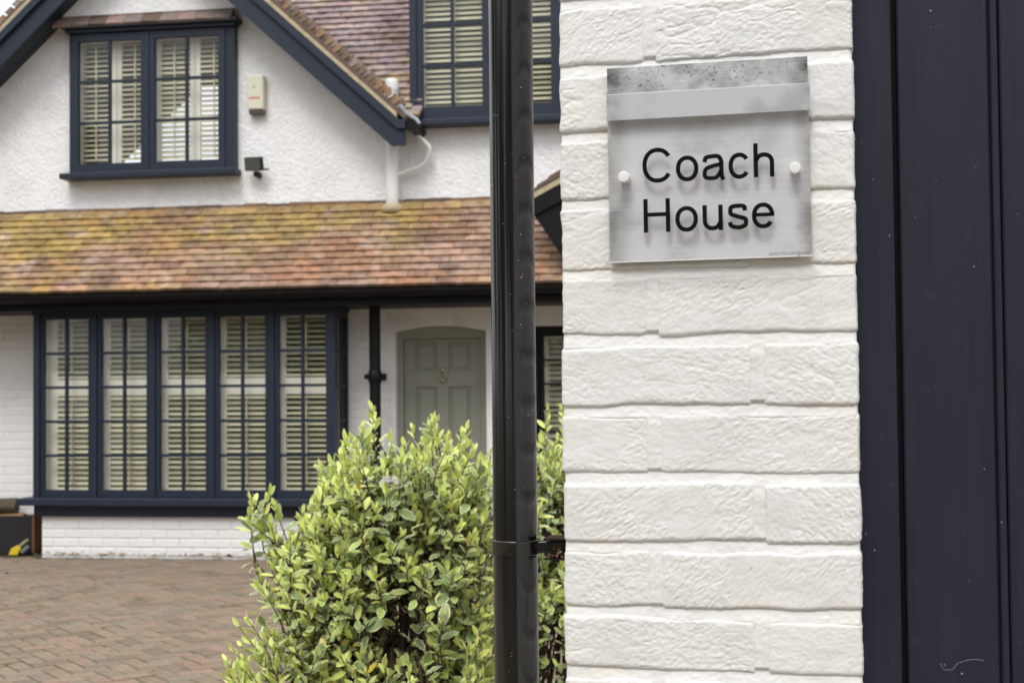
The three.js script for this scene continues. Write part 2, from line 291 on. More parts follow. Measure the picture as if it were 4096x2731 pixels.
{ // window rising through the eaves on the right
  const b = group('dormer_window', house); b.userData.label = 'navy two-light dormer window rising through the eaves';
  const z = zU + 0.1, L = X(941, 150, z), R = X(1296, 150, z), B = Y(1060, 272, z), gl = Y(1050, 243, z), rowH = Y(1050, 148, z) - gl, T = gl + 4 * rowH + 0.05;
  mesh('cheek', poly([[0, B - 0.05], [0.09, B - 0.05], [0.09, T + 0.1], [0, T + 0.1]], -1.6, -0.001).translate(L, 0, z - 0.012), M.navy, b);
  mesh('cheek', poly([[0, B - 0.05], [0.09, B - 0.05], [0.09, T + 0.1], [0, T + 0.1]], -1.6, -0.001).translate(R - 0.09, 0, z - 0.012), M.navy, b);
  mesh('corner_board', bx(L, L + 0.06, B - 0.05, T + 0.1, z - 0.0115, z + 0.015), M.navy, b);
  mesh('corner_board', bx(R - 0.06, R, B - 0.05, T + 0.1, z - 0.0115, z + 0.015), M.navy, b);
  const m = X(1124, 150, z);
  casement(b, L + 0.062, m - 0.012, B, T, z, 2, 4, 0.05, 0.028, M.navy, gl - B);
  casement(b, m + 0.012, R - 0.062, B, T, z, 2, 4, 0.05, 0.028, M.navy, gl - B);
  mesh('mullion', bx(m - 0.011, m + 0.011, B - 0.003, T + 0.003, z - 0.03, z + 0.014), M.navy, b);
  mesh('sill', rbx(L + 0.03, R + 0.02, B - 0.06, B - 0.004, zU + 0.002, z + 0.07, 0.01), M.navy, b);
  mesh('dormer_roof', bx(L - 0.1, R + 0.1, T + 0.102, T + 0.18, z - 2.2, z + 0.16), M.lead, b);
  mesh('inner_panel', bx(L + 0.1, R - 0.1, wallTopY - 0.3, T + 0.09, z - 0.9, z - 0.88), M.inside, b);
  shutter(b, L + 0.06, m - 0.01, B + 0.06, T - 0.02, z - 0.13, 0.8, 0.045, 0.05);
  shutter(b, m + 0.01, R - 0.06, B + 0.06, T - 0.02, z - 0.13, 0.8, 0.045, 0.05);
}
{ // ground-floor window seen past the pier
  const b = group('side_window', house); b.userData.label = 'dark framed ground-floor window right of the front door';
  const z = zW - 0.04;
  mesh('outer_frame', poly(rect(rwL + 0.001, rwR - 0.001, rwB, rwT), z - 0.08, z, [rect(rwL + 0.035, rwR - 0.06, rwB + 0.05, rwT - 0.055)]), M.black, b);
  casement(b, rwL + 0.04, (rwL + rwR) / 2 - 0.01, rwB + 0.05, rwT - 0.056, z - 0.012, 2, 5, 0.03, 0.02, M.black);
  casement(b, (rwL + rwR) / 2 + 0.01, rwR - 0.065, rwB + 0.05, rwT - 0.056, z - 0.012, 2, 5, 0.03, 0.02, M.black);
  shutter(b, rwL + 0.05, (rwL + rwR) / 2, rwB + 0.03, rwT - 0.05, z - 0.13, 0.7, 0.045, 0.05);
  shutter(b, (rwL + rwR) / 2 + 0.004, rwR - 0.05, rwB + 0.03, rwT - 0.05, z - 0.13, 0.7, 0.045, 0.05);
}
{ // front door in an arched frame
  const b = group('front_door', house); b.userData.label = 'grey-green panelled front door under a shallow arch';
  const z = doorZ, fw = 0.052, top = dSpring - 0.06;
  const outer = arch(dL + 0.002, dR - 0.002, 0.03, dSpring - 0.002, dT - 0.002), inn = rect(dL + fw, dR - fw, 0.031, top);
  mesh('door_frame', poly(outer, z - 0.06, z + 0.03, [inn]), M.door, b);
  const L = dL + fw + 0.003, R = dR - fw - 0.003, cx = (L + R) / 2, st = 0.1, pw = (R - L - 3 * st) / 2;
  const yu1 = Y(1010, 786, z), yu0 = Y(1010, 853, z), yl1 = Y(1010, 888, z), holes = [];
  for (const x of [L + st, L + 2 * st + pw]) holes.push(rect(x, x + pw, yu0, yu1), rect(x, x + pw, 0.75, yl1), rect(x, x + pw, 0.2, 0.62));
  mesh('door_leaf', poly(rect(L, R, 0.035, top - 0.003), z - 0.045, z - 0.005, holes), M.door, b);
  for (const h of holes) {
    const [x0, y0] = h[0], [x1, y1] = h[2];
    mesh('panel', merge([bx(x0 - 0.002, x1 + 0.002, y0 - 0.002, y1 + 0.002, z - 0.035, z - 0.026), rbx(x0 + 0.03, x1 - 0.03, y0 + 0.03, y1 - 0.03, z - 0.03, z - 0.014, 0.006)]), M.door, b);
  }
  const ky = Y(1020, 862, z);
  mesh('knocker', merge([new THREE.TorusGeometry(0.036, 0.008, 8, 24).scale(0.85, 1.25, 1).translate(cx, ky, z + 0.016), new THREE.SphereGeometry(0.02, 12, 8).translate(cx, ky + 0.05, z + 0.01), new THREE.SphereGeometry(0.016, 10, 8).translate(cx, ky - 0.045, z + 0.014)].map(uvm)), M.brass, b);
}

// ---- roofs
const tileCols = { brown: [0.24, 0.15, 0.09], mauve: [0.25, 0.19, 0.175], umber: [0.15, 0.105, 0.08], rose: [0.33, 0.225, 0.205] };
const tileMat = Object.fromEntries(Object.entries(tileCols).map(([k, c]) => [k, std(c, 0.92, { map: speckle, bumpMap: speckle, bumpScale: 0.004 })]));
const mix3 = (a, b, t) => [lerp(a[0], b[0], t), lerp(a[1], b[1], t), lerp(a[2], b[2], t)];
// weathering of the two visible roofs, in metres along the eave and up the slope: clay, soot, lichen and pale bloom that run across tile edges
const roofPrint = (w, h, mx, my, fn) => { const t = dtex(w, h, (u, v) => fn(u * mx, v * my).map((c) => Math.pow(c, 1 / 2.2)), true); t.wrapS = t.wrapT = THREE.ClampToEdgeWrapping; return t; };
const leanPrint = roofPrint(1024, 256, 8, 1.4, (x, y) => {
  const X0 = x - 7.6, n = fbm(x * 1.4, y * 2.2, 3, 4), f = fbm(x * 7, y * 9, 8, 4), g = fbm(x * 22, y * 30, 4, 3), t = y / 1.05;
  let c = mix3([0.34, 0.19, 0.115], [0.37, 0.25, 0.185], step(-0.35, 0.4, fbm(x * 2.2, y * 3, 21, 3) + f * 0.5));
  c = mix3(c, [0.2, 0.125, 0.075], step(0.05, 0.5, fbm(x * 3, y * 5, 31, 4)) * 0.75);
  const left = step(-5.0, -5.9, X0), moss = clamp(step(0.3, 0.75, t) * step(-1.5, -4.2, X0) + left * 0.95 + step(0.55, 1, t) * 0.4 - 0.3 + n * 1.4 + f * 0.7) + step(0.25, 0.04, Math.abs(X0 + 2.75 + 0.1 * f)) * step(0.15, 0.5, t) * 0.8;
  c = mix3(c, mix3([0.25, 0.19, 0.07], [0.4, 0.295, 0.075], clamp(0.4 + 1.4 * f + 0.5 * left)), clamp(moss) * 0.74);
  c = mix3(c, [0.48, 0.4, 0.36], step(0.28, 0.5, fbm(x * 5.5, y * 8, 77, 3)) * 0.45);
  const k = 1 + 0.5 * g; return c.map((q) => clamp(q * k));
});
const mainPrint = roofPrint(512, 512, 4, 4, (x, y) => {
  const f = fbm(x * 5, y * 7, 8, 4), g = fbm(x * 22, y * 30, 4, 3);
  let c = mix3([0.275, 0.208, 0.2], [0.37, 0.3, 0.295], step(-0.3, 0.35, fbm(x * 2.5, y * 3, 61, 4) + 0.4 * f));
  c = mix3(c, [0.2, 0.135, 0.11], step(0.05, 0.4, fbm(x * 3, y * 5, 41, 4)) * 0.8);
  c = mix3(c, [0.42, 0.33, 0.12], clamp(step(0.9, 0.2, y) * step(1.4, 2.1, x) + f * 1.3 - 0.3) * 0.7);
  const k = 1 + 0.5 * g; return c.map((q) => clamp(q * k));
});
const fired = [[1, 1, 1], [1.14, 1.08, 1.06], [0.82, 0.8, 0.82], [1.1, 0.98, 0.9], [0.92, 0.94, 0.98], [1.25, 1.22, 1.24]];
const firedMats = (map) => fired.map((c) => std(c.map((q) => q * 0.88), 0.92, { map, bumpMap: speckle, bumpScale: 0.004 }));
const tileGeo = [0, 1, 2].map((i) => { // cambered clay tile, nose at -y
  const g = new THREE.BoxGeometry(0.1625, 0.17, 0.025, 4, 2, 1), p = g.attributes.position;
  for (let q = 0; q < p.count; q++) { const x = p.getX(q), y = p.getY(q); p.setZ(q, p.getZ(q) + 0.004 * Math.cos(x * 18) - (0.004 + 0.002 * i) * y / 0.085 * 0.5 + 0.0015 * n3(x * 30, y * 30, i * 7)); p.setX(q, x * (1 - 0.004 * i)); }
  g.computeVertexNormals(); return uvm(g);
});
// lays a pitched field of tiles: origin at the eave, x along it, slope upward and back
function tileField(parent, x0, x1, ey, ez, pitch, rows, gauge, mats, span, inView, keep, limit = 300) {
  const list = [], up = V(0, Math.sin(pitch), -Math.cos(pitch)), out = V(0, Math.cos(pitch), Math.sin(pitch));
  for (let r = 0; r < rows; r++) for (let x = x0 + (r % 2 ? 0.0825 : 0); x < x1; x += 0.165) {
    const p = V(x + rr(-0.002, 0.002), ey, ez).addScaledVector(up, r * gauge + 0.085 + rr(-0.003, 0.003)).addScaledVector(out, 0.012 + rr(-0.0015, 0.002));
    if (keep && !keep(p)) continue;
    const [px, py, d] = toPix(p);
    const q = rnd(); list.push({ p, r, m: q < 0.34 ? 0 : q < 0.55 ? 1 : q < 0.72 ? 2 : q < 0.86 ? 3 : q < 0.96 ? 4 : 5, s: px > -30 && px < 1300 && py > -40 && py < 760 && (px < 1120 || px > 1235) && inView(px, py) ? d : 900 + d, rx: -(Math.PI / 2 - pitch) - 0.18 + rr(-0.012, 0.012), rz: rr(-0.008, 0.008), g: Math.floor(rnd() * 3) });
  }
  list.sort((a, b) => a.s - b.s);
  const rest = {};
  list.forEach((t, i) => {
    const g = tileGeo[t.g].clone(), uv = g.attributes.uv, ps = g.attributes.position;
    for (let q = 0; q < uv.count; q++) uv.setXY(q, (t.p.x + ps.getX(q) - span[0]) / span[1], (t.r * gauge + 0.085 + ps.getY(q) + 0.02) / span[2]);
    if (i < limit && t.s < 900) { const q = mesh('tile', g, mats[t.m], parent); q.position.copy(t.p); q.rotation.set(t.rx, 0, t.rz); }
    else (rest[t.m] ??= []).push(g.applyMatrix4(new THREE.Matrix4().makeRotationFromEuler(new THREE.Euler(t.rx, 0, t.rz)).setPosition(t.p)));
  });
  for (const k in rest) kind(mesh('tile_field', merge(rest[k]), mats[k], parent), 'stuff');
}
const choose = (w) => { let t = rnd() * w.reduce((a, b) => a + b[1], 0); for (const [k, q] of w) if ((t -= q) <= 0) return k; return w[0][0]; };
{ // lean-to roof over the ground floor
  const b = group('lean_to_roof', house); b.userData.label = 'long orange and mossy yellow tiled lean-to roof';
  const rise = leanTop - eaveY, run = zE - zU, pitch = Math.atan2(rise, run), len = Math.hypot(rise, run), rows = 12, gauge = (len - 0.05) / rows;
  mesh('roof_deck', new THREE.BoxGeometry(xr - xl, 0.04, len).rotateX(pitch).translate((xl + xr) / 2, (eaveY + leanTop) / 2 - 0.026, (zE + zU) / 2), tileMat.umber, b);
  tileField(b, -7.4, -0.2, eaveY, zE + 0.03, pitch, rows, gauge, firedMats(leanPrint), [-7.6, 8, 1.4], () => true);
  for (let i = 0; i < 34; i++) { const x = -7.3 + i * 0.205; mesh('flashing_tile', bx(x, x + 0.2, leanTop - 0.012, leanTop + 0.03 + rr(-0.004, 0.008), zU + 0.003, zU + 0.05 + rr(0, 0.006)), tileMat[choose([['brown', 2], ['mauve', 1], ['umber', 1]])], b); }
  const gy = eaveY - 0.01, gz = zE + 0.02, sh = new THREE.Shape();
  sh.absarc(0, 0, 0.058, Math.PI, 2 * Math.PI, false); sh.absarc(0, 0, 0.053, 2 * Math.PI, Math.PI, true);
  mesh('gutter', uvm(new THREE.ExtrudeGeometry(sh, { depth: 8, bevelEnabled: false, curveSegments: 10 }).rotateY(-Math.PI / 2).translate(0.4, gy, gz + 0.03)), M.black, b);
  mesh('fascia', bx(xl, xr, gy - 0.12, gy + 0.03, zE - 0.045, zE - 0.02), M.black, b);
  mesh('soffit', bx(xl, xr, gy - 0.119, gy - 0.1, zW + 0.006, zE - 0.046), M.black, b);
}
{ // main roof between the gable and the dormer
  const b = group('main_roof', house); b.userData.label = 'weathered pink and mauve tiled main roof';
  const ey = wallTopY + 0.02, ez = zU + 0.22, pitch = 0.82, run = 3.0, rise = run * Math.tan(pitch), len = Math.hypot(run, rise);
  const dwL = X(941, 150, zU + 0.1), dwR = X(1296, 150, zU + 0.1), slab = (x0, x1, zf) => { // deck from the line z = zf upwards
    const r = zf - (ez - run), l = r / Math.cos(pitch), ym = ey + (ez - zf + r / 2) * Math.tan(pitch), zm = zf - r / 2;
    return new THREE.BoxGeometry(x1 - x0, 0.05, l).rotateX(pitch).translate((x0 + x1) / 2, ym - 0.03, zm);
  };
  mesh('roof_deck', slab(footX, dwL + 0.04, ez), tileMat.umber, b);
  mesh('roof_deck', slab(dwR + 0.001, xr, ez), tileMat.mauve, b);
  mesh('roof_deck', slab(dwL + 0.041, dwR, zU - 0.3), tileMat.mauve, b);
  mesh('roof_deck', slab(apX, footX - 0.001, zU - 0.27), tileMat.umber, b);
  mesh('rear_slope', new THREE.BoxGeometry(xr - apX, 0.05, len + 0.3).rotateX(-pitch).translate((xr + apX) / 2, ey + rise / 2 - 0.03, ez - run * 1.5 - 0.1), tileMat.mauve, b);
  tileField(b, apX + 0.2, dwL + 0.05, ey, ez, pitch, 34, 0.098, firedMats(mainPrint), [apX, 4, 4], (px, py) => px > 560 && px < 960 && py < 300 && py > (px - 640) * 0.86 - 330 && py < (px - 590) * 0.95 + 10, (p) => p.y < apY + 0.7 && (p.x > footX + 0.02 || p.z < zU - 0.28 || p.y > apY - gS * (p.x - apX) + 0.38));
}
{ // gable: bargeboards, verge, tiles and the overhang behind them
  const b = group('gable_roof', house); b.userData.label = 'steep gable with moulded navy bargeboards';
  const c = Math.sqrt(1 + gS * gS), wide = 0.205, v = wide * c, cap = 0.062 * c;
  const deckT = 0.07 * c;
  for (const s of [1, -1]) {
    const fx = (t) => apX + s * t, line = (t, o) => [fx(t), apY - gS * t + o];
    const end = footX - apX, foot = end + 0.115, low = apY - gS * end;
    const q = s > 0 ? (pts) => pts : (pts) => pts.slice().reverse();
    mesh('bargeboard', poly(q([line(0, 0), line(end, 0), [fx(foot), low], [fx(foot), low + 0.135], [fx((apY + v - cap - low - 0.135) / gS), low + 0.135], line(0, v - cap)]), zG - 0.03, zG), M.navy, b);
    mesh('bargeboard_cap', poly(q([line(0, v - cap + 0.003), [fx((apY + v - cap - low - 0.138) / gS), low + 0.138], [fx(foot + 0.01), low + 0.138], [fx(foot + 0.01), low + 0.215], [fx((apY + v - low - 0.215) / gS), low + 0.215], line(0, v)]), zG - 0.03, zG + 0.035), M.navy, b);
    mesh('verge_mortar', poly(q([line(0, v + 0.003), line(end + 0.05, v + 0.003), line(end + 0.05, v + 0.045), line(0, v + 0.045)]), zG - 0.05, zG + 0.028), M.mortar, b);
    // roof slab and the soffit board behind the bargeboard
    mesh('roof_deck', poly(q([line(0, v + 0.046), line(end + 0.12, v + 0.046), line(end + 0.12, v + 0.09), line(0, v + 0.09)]), -15.4, zG + 0.02), tileMat.umber, b);
    mesh('soffit', poly(q([line(0, 0.06), line(end, 0.06), line(end, 0.1), line(0, 0.1)]), zU - 0.26, zG - 0.032), M.navy, b);
    const n = Math.floor((end + 0.1) * c / 0.098), a = Math.atan(gS);
    for (let i = 0; i < n; i++) for (const dz of [0, 1]) {
      const t = (i * 0.098 + 0.05) / c, [x, y] = line(t, v + 0.1 + 0.006);
      const m = mesh('verge_tile', tileGeo[i % 3], tileMat[choose([['umber', 4], ['brown', 3], ['mauve', 1]])], b);
      m.position.set(x, y - 0.009, zG - 0.045 - dz * 0.165 + rr(-0.006, 0.006));
      m.scale.set(1, 0.6, 0.5); m.quaternion.setFromRotationMatrix(new THREE.Matrix4().makeBasis(V(0, 0, s), V(-s * Math.cos(a - 0.02), Math.sin(a - 0.02), 0), V(s * Math.sin(a - 0.02), Math.cos(a - 0.02), 0).multiplyScalar(1))); 
    }
  }
  // gutter along the right-hand eave of the gable, running back to the wall
  const gx = footX + 0.17, gy = footY + 0.17, sh = new THREE.Shape();
  sh.absarc(0, 0, 0.052, Math.PI, 2 * Math.PI, false); sh.absarc(0, 0, 0.047, 2 * Math.PI, Math.PI, true);
  mesh('gutter', uvm(new THREE.ExtrudeGeometry(sh, { depth: zG - zU - 0.01, bevelEnabled: false }).translate(gx, gy, zU + 0.005)), M.black, b);
  mesh('gutter_end', new THREE.CylinderGeometry(0.054, 0.054, 0.012, 20, 1).rotateX(Math.PI / 2).translate(gx, gy - 0.004, zG - 0.003), M.black, b);
  mesh('valley_lead', tube([V(gx - 0.14, gy + 0.2, zG - 0.2), V(gx - 0.07, gy + 0.12, zG - 0.12), V(gx + 0.03, gy + 0.05, zG - 0.06), V(gx + 0.06, gy + 0.0, zG - 0.03)], 0.022, 8, 16).scale(1, 1, 1), M.lead, b);
  // tiled drip course over the window
  const z = zU + 0.17, L = X(120, 40, z), R = X(545, 40, z), y = Y(340, 49, z);
  for (let i = 0, x = L + 0.08; x < R; x += 0.165, i++) { const m = mesh('hood_tile', tileGeo[i % 3], tileMat[choose([['rose', 3], ['umber', 2], ['mauve', 3]])], b); m.position.set(x, y + 0.05, z - 0.055); m.rotation.set(-0.75, 0, 0); }
  mesh('hood_render', poly([[L - 0.02, y + 0.1], [R + 0.02, y + 0.1], [apX + 0.12, apY + 0.1], [apX - 0.12, apY + 0.1]], zU + 0.002, zU + 0.1), M.render, b);
}
{ // black timber porch gable whose foot shows past the drainpipe
  const b = group('porch_gable', house); b.userData.label = 'black timber porch gable resting on the lean-to roof';
  const z = zE + 0.12, P = (x, y) => { const p = W(x, y, z); return [p.x, p.y]; };
  mesh('gable_board', poly([P(1215, 478), P(1250, 528), P(1290, 588), P(1420, 588), P(1420, 352), P(1290, 424)], z - 0.08, z), M.black, b);
  mesh('barge_strip', poly([P(1206, 492), P(1218, 500), P(1420, 395), P(1420, 352), P(1225, 459)], z - 0.03, z + 0.025), M.black, b);
  mesh('verge_mortar', poly([P(1222, 458), P(1420, 349), P(1420, 332), P(1219, 446)], z - 0.06, z + 0.02), M.mortar, b);
  mesh('verge_course', poly([P(1217, 445), P(1420, 331), P(1420, 318), P(1262, 405), P(1258, 412), P(1236, 424), P(1232, 431), P(1216, 440)], z - 0.3, z + 0.028), tileMat.umber, b);
  mesh('roof_deck', poly([P(1226, 452), P(1420, 343), P(1420, 336), P(1226, 445)], zU, z - 0.061), tileMat.umber, b);
}

// ---------------------------------------------------------------- things fixed to or standing by the house
{ // white soil stack with its small branch
  const z = zU + 0.09, cx = X(901, 400, z), y0 = Y(903, 478, z), y1 = Y(901, 182, z), t = group('soil_pipe');
  tag(t, 'white plastic soil pipe rising from the lean-to roof past the bargeboard', 'pipe');
  mesh('stack', lathe([[0, y0 - 0.03], [0.054, y0 - 0.03], [0.054, y0 + 0.1], [0.055, y0 + 0.1], [0.055, y1 - 0.1], [0.06, y1 - 0.1], [0.06, y1 - 0.02], [0.045, y1], [0, y1]]).translate(cx, 0, z), M.whitePlastic, t);
  const gx = footX + 0.17, e = V(cx + 0.04, Y(916, 402, z), z), k = V(X(962, 384, z), Y(962, 384, z), z);
  mesh('branch', new THREE.TubeGeometry(new THREE.CatmullRomCurve3([e, e.clone().lerp(k, 0.5), k, V(X(979, 368, z), Y(979, 368, z), z), V(X(988, 340, z), Y(988, 340, z), z + 0.02), V(gx, footY + 0.12, z + 0.03)], false, 'catmullrom', 0.3), 40, 0.02, 12), M.whitePlastic, t);
  mesh('weathering_collar', lathe([[0.0, -0.05], [0.105, -0.05], [0.09, 0.015], [0.06, 0.04], [0, 0.04]], 20).translate(cx, y0, z), M.mortar, t);
}
{ // cast-iron downpipe beside the front door
  const z = zB - 0.1, cx = X(861, 850, z), y1 = Y(861, 716, z), yc = Y(864, 865, z), t = group('iron_downpipe');
  tag(t, 'black cast-iron downpipe with an eared collar beside the front door', 'downpipe');
  mesh('pipe', new THREE.CylinderGeometry(0.047, 0.047, y1 - 0.05 + 0.1, 20).translate(cx, (y1 + 0.05) / 2, z), M.black, t);
  mesh('collar', lathe([[0.046, -0.055], [0.054, -0.05], [0.054, -0.03], [0.062, -0.02], [0.062, 0.02], [0.054, 0.03], [0.056, 0.05], [0.046, 0.05]]).translate(cx, yc, z), M.black, t);
  mesh('fixing_ears', rbx(cx - 0.095, cx + 0.095, yc - 0.02, yc + 0.022, z - 0.02, z - 0.002, 0.008), M.black, t);
  mesh('wall_spacer', bx(cx - 0.02, cx + 0.02, yc - 0.03, yc + 0.03, zW + 0.004, z - 0.021), M.black, t);
}
{ // alarm bell box
  const z = zU + 0.1, a = W(565, 172, z), c = W(604, 250, z), t = group('alarm_box');
  tag(t, 'cream alarm bell box with faded red lettering beside the gable window', 'alarm');
  mesh('case', uvm(new RoundedBoxGeometry(c.x - a.x, a.y - c.y, 0.085, 3, 0.016).translate((a.x + c.x) / 2, (a.y + c.y) / 2, zU + 0.05)), M.cream, t);
  mesh('lamp_strip', rbx(a.x + 0.012, c.x - 0.008, c.y - 0.035, c.y + 0.006, zU + 0.006, zU + 0.075, 0.008), std([0.09, 0.07, 0.06], 0.5), t);
  const red = std([0.55, 0.13, 0.08], 0.7), w = c.x - a.x;
  for (let i = 0; i < 5; i++) mesh('letter_mark', bx(a.x + w * (0.14 + i * 0.13), a.x + w * (0.23 + i * 0.13), lerp(c.y, a.y, 0.3), lerp(c.y, a.y, 0.37), zU + 0.092, zU + 0.0935), red, t);
  mesh('badge', new THREE.CircleGeometry(0.022, 3, Math.PI / 2).translate((a.x + c.x) / 2 - 0.01, lerp(c.y, a.y, 0.66), zU + 0.0936), std([0.5, 0.45, 0.4], 0.6), t);
}
{ // floodlight
  const z = zU + 0.13, a = W(561, 361, z), c = W(603, 391, z), t = group('floodlight');
  tag(t, 'small black floodlight below the alarm box', 'floodlight');
  const w = c.x - a.x, h = a.y - c.y, cx = (a.x + c.x) / 2, cy = (a.y + c.y) / 2;
  const hd = group('lamp_head', t); hd.position.set(cx, cy, zU + 0.12); hd.rotation.set(0.25, -0.15, 0);
  mesh('housing', uvm(new RoundedBoxGeometry(w, h, 0.05, 2, 0.01)), M.blackMatt, hd);
  mesh('lamp_glass', rbx(-w / 2 + 0.01, w / 2 - 0.012, -h / 2 + 0.01, h / 2 - 0.008, 0.0255, 0.029, 0.0015, 1), phy([0.09, 0.1, 0.085], 0.15), hd);
  mesh('bracket', merge([bx(cx - 0.012, cx + 0.03, cy - h * 0.5 - 0.045, cy - h * 0.5 - 0.002, zU + 0.002, zU + 0.1), bx(cx + 0.031, cx + w * 0.72, cy - h * 0.42, cy - h * 0.42 + 0.012, zU + 0.07, zU + 0.09)]), M.blackMatt, t);
}
{ // log box by the bay with its logs
  const p = G(78, 1272), top = 0.33, t = group('log_box');
  tag(t, 'black log box with a rusty edge standing left of the bay window', 'box');
  const x1 = p.x, x0 = x1 - 0.95, z1 = p.z + 0.02, z0 = z1 - 0.4;
  t.position.set(x1, 0, z1); t.rotation.y = 0.16;
  const w = x0 - x1, d = z0 - z1;
  mesh('front_board', bx(w, -0.012, 0.0, top, -0.025, 0), M.blackMatt, t);
  mesh('rear_board', bx(w, -0.012, 0.0, top, d, d + 0.025), M.blackMatt, t);
  mesh('end_board', bx(-0.011, 0.008, 0.0, top + 0.012, d, 0.004), M.rust, t);
  mesh('end_board', bx(w - 0.02, w - 0.001, 0.0, top, d, 0.004), M.rust, t);
  mesh('base_board', bx(w + 0.001, -0.013, 0.02, 0.04, d + 0.026, -0.026), M.blackMatt, t);
  const q = (n, lx, y, lz, len, r, ry, lab) => {
    const g = new THREE.CylinderGeometry(r, r * 0.94, len, 9, 3), a = g.attributes.position;
    for (let i = 0; i < a.count; i++) { const x = a.getX(i), z = a.getZ(i), k = 1 + 0.18 * n3(x * 14 + n * 5, a.getY(i) * 6, z * 14); a.setX(i, x * k); a.setZ(i, z * k); }
    g.computeVertexNormals();
    const m = mesh('split_log', uvm(g), n % 2 ? M.wood : M.bark);
    m.rotation.set(0, ry, Math.PI / 2, 'YXZ'); m.position.copy(V(lx, y, lz).applyAxisAngle(V(0, 1, 0), 0.16)).add(t.position);
    return tag(m, lab, 'log', 'split logs in the log box');
  };
  q(0, -0.42, 0.4, -0.14, 0.46, 0.075, 0.2, 'dark bark-covered log lying topmost in the black log box');
  q(1, -0.36, 0.29, -0.14, 0.5, 0.06, 0.05, 'orange-brown split log beneath the bark-covered one');
  q(2, -0.3, 0.27, -0.27, 0.5, 0.065, -0.1, 'bark-covered log at the back of the black log box');
  q(3, -0.4, 0.16, -0.15, 0.55, 0.07, 0.05, 'split log buried under the others in the log box');
  const s = V(-0.03, 0, 0.07).applyAxisAngle(V(0, 1, 0), 0.16).add(t.position), y = group('hand_tool');
  tag(y, 'small yellow and grey object leaning on the log box corner', 'tool');
  y.position.copy(s); y.rotation.y = 0.2;
  const sh = new THREE.Shape([[-0.15, 0.0], [-0.085, -0.0], [-0.06, 0.05], [-0.085, 0.07], [-0.13, 0.045]].map((v) => new THREE.Vector2(...v)));
  mesh('yellow_end', uvm(new THREE.ExtrudeGeometry(sh, { depth: 0.035, bevelEnabled: true, bevelSize: 0.006, bevelThickness: 0.006, bevelSegments: 2 }).translate(0, 0.008, -0.03)), phy([0.7, 0.5, 0.02], 0.45), y);
  mesh('shaft', tube([V(-0.085, 0.055, -0.015), V(-0.05, 0.09, -0.02), V(0.0, 0.13, -0.03)], 0.014, 8, 10), phy([0.28, 0.26, 0.13], 0.5), y);
  mesh('grip', tube([V(-0.05, 0.02, -0.005), V(-0.02, 0.045, -0.012), V(0.01, 0.075, -0.02)], 0.022, 8, 10), phy([0.12, 0.12, 0.13], 0.5), y);
}
{ // fallen leaves drifted along the foot of the bay
  const l = [], sh = new THREE.Shape(); sh.moveTo(-0.03, 0); sh.quadraticCurveTo(0, 0.022, 0.03, 0); sh.quadraticCurveTo(0, -0.02, -0.03, 0);
  const g = new THREE.ShapeGeometry(sh, 3);
  for (let i = 0; i < 300; i++) {
    const near = rnd() < 0.6, x = rr(bayL, bayR + 0.4), z = near ? zB + 0.01 + Math.abs(rr(-0.1, 0.12)) * rnd() : rr(zB, -6.5);
    l.push(g.clone().rotateX(-Math.PI / 2 + rr(-0.7, 0.7)).rotateY(rr(0, 6.3)).scale(rr(0.5, 1.2), 1, rr(0.5, 1.2)).translate(near ? x : rr(-7, -1.5), 0.02 + (near ? rr(0, 0.025) : 0.0), z));
  }
  kind(mesh('fallen_leaves', merge(l.map(uvm)), std([0.2, 0.12, 0.055], 0.9)), 'stuff').userData.label = 'dry brown leaves drifted along the foot of the bay wall';
}

// ================================================================ COACH HOUSE: pier, door, side wall
const coach = tag(group('coach_house'), 'white painted brick pier and dark boarded door of the coach house', 'outbuilding');
const cRot = -3 * Math.PI / 180, cDir = V(Math.cos(cRot), 0, -Math.sin(cRot)), cNrm = V(Math.sin(cRot), 0, Math.cos(cRot)), PW = 0.3275;
{ // the pier is one and a half bricks wide: that fixes how far away its two edges stand
  const a = ray(1288.5, 800), b = ray(1974, 800), n = (d) => V(d.x, 0, d.z);
  const A = n(a), B = n(b), det = A.x * -B.z + B.x * A.z, rx = -PW * cDir.x, rz = -PW * cDir.z, t = (rx * -B.z + B.x * rz) / det;
  coach.position.set(A.x * t, 0, A.z * t); coach.rotation.y = cRot; coach.updateMatrixWorld();
}
const Q = (px, py, z = 0) => { // pixel -> coach-house coordinates on a plane z in front of the pier's face
  const o = coach.position.clone().addScaledVector(cNrm, z), d = ray(px, py), t = o.clone().sub(EYE).dot(cNrm) / d.dot(cNrm), p = EYE.clone().addScaledVector(d, t).sub(o);
  return V(p.dot(cDir), EYE.y + d.y * t, z);
};

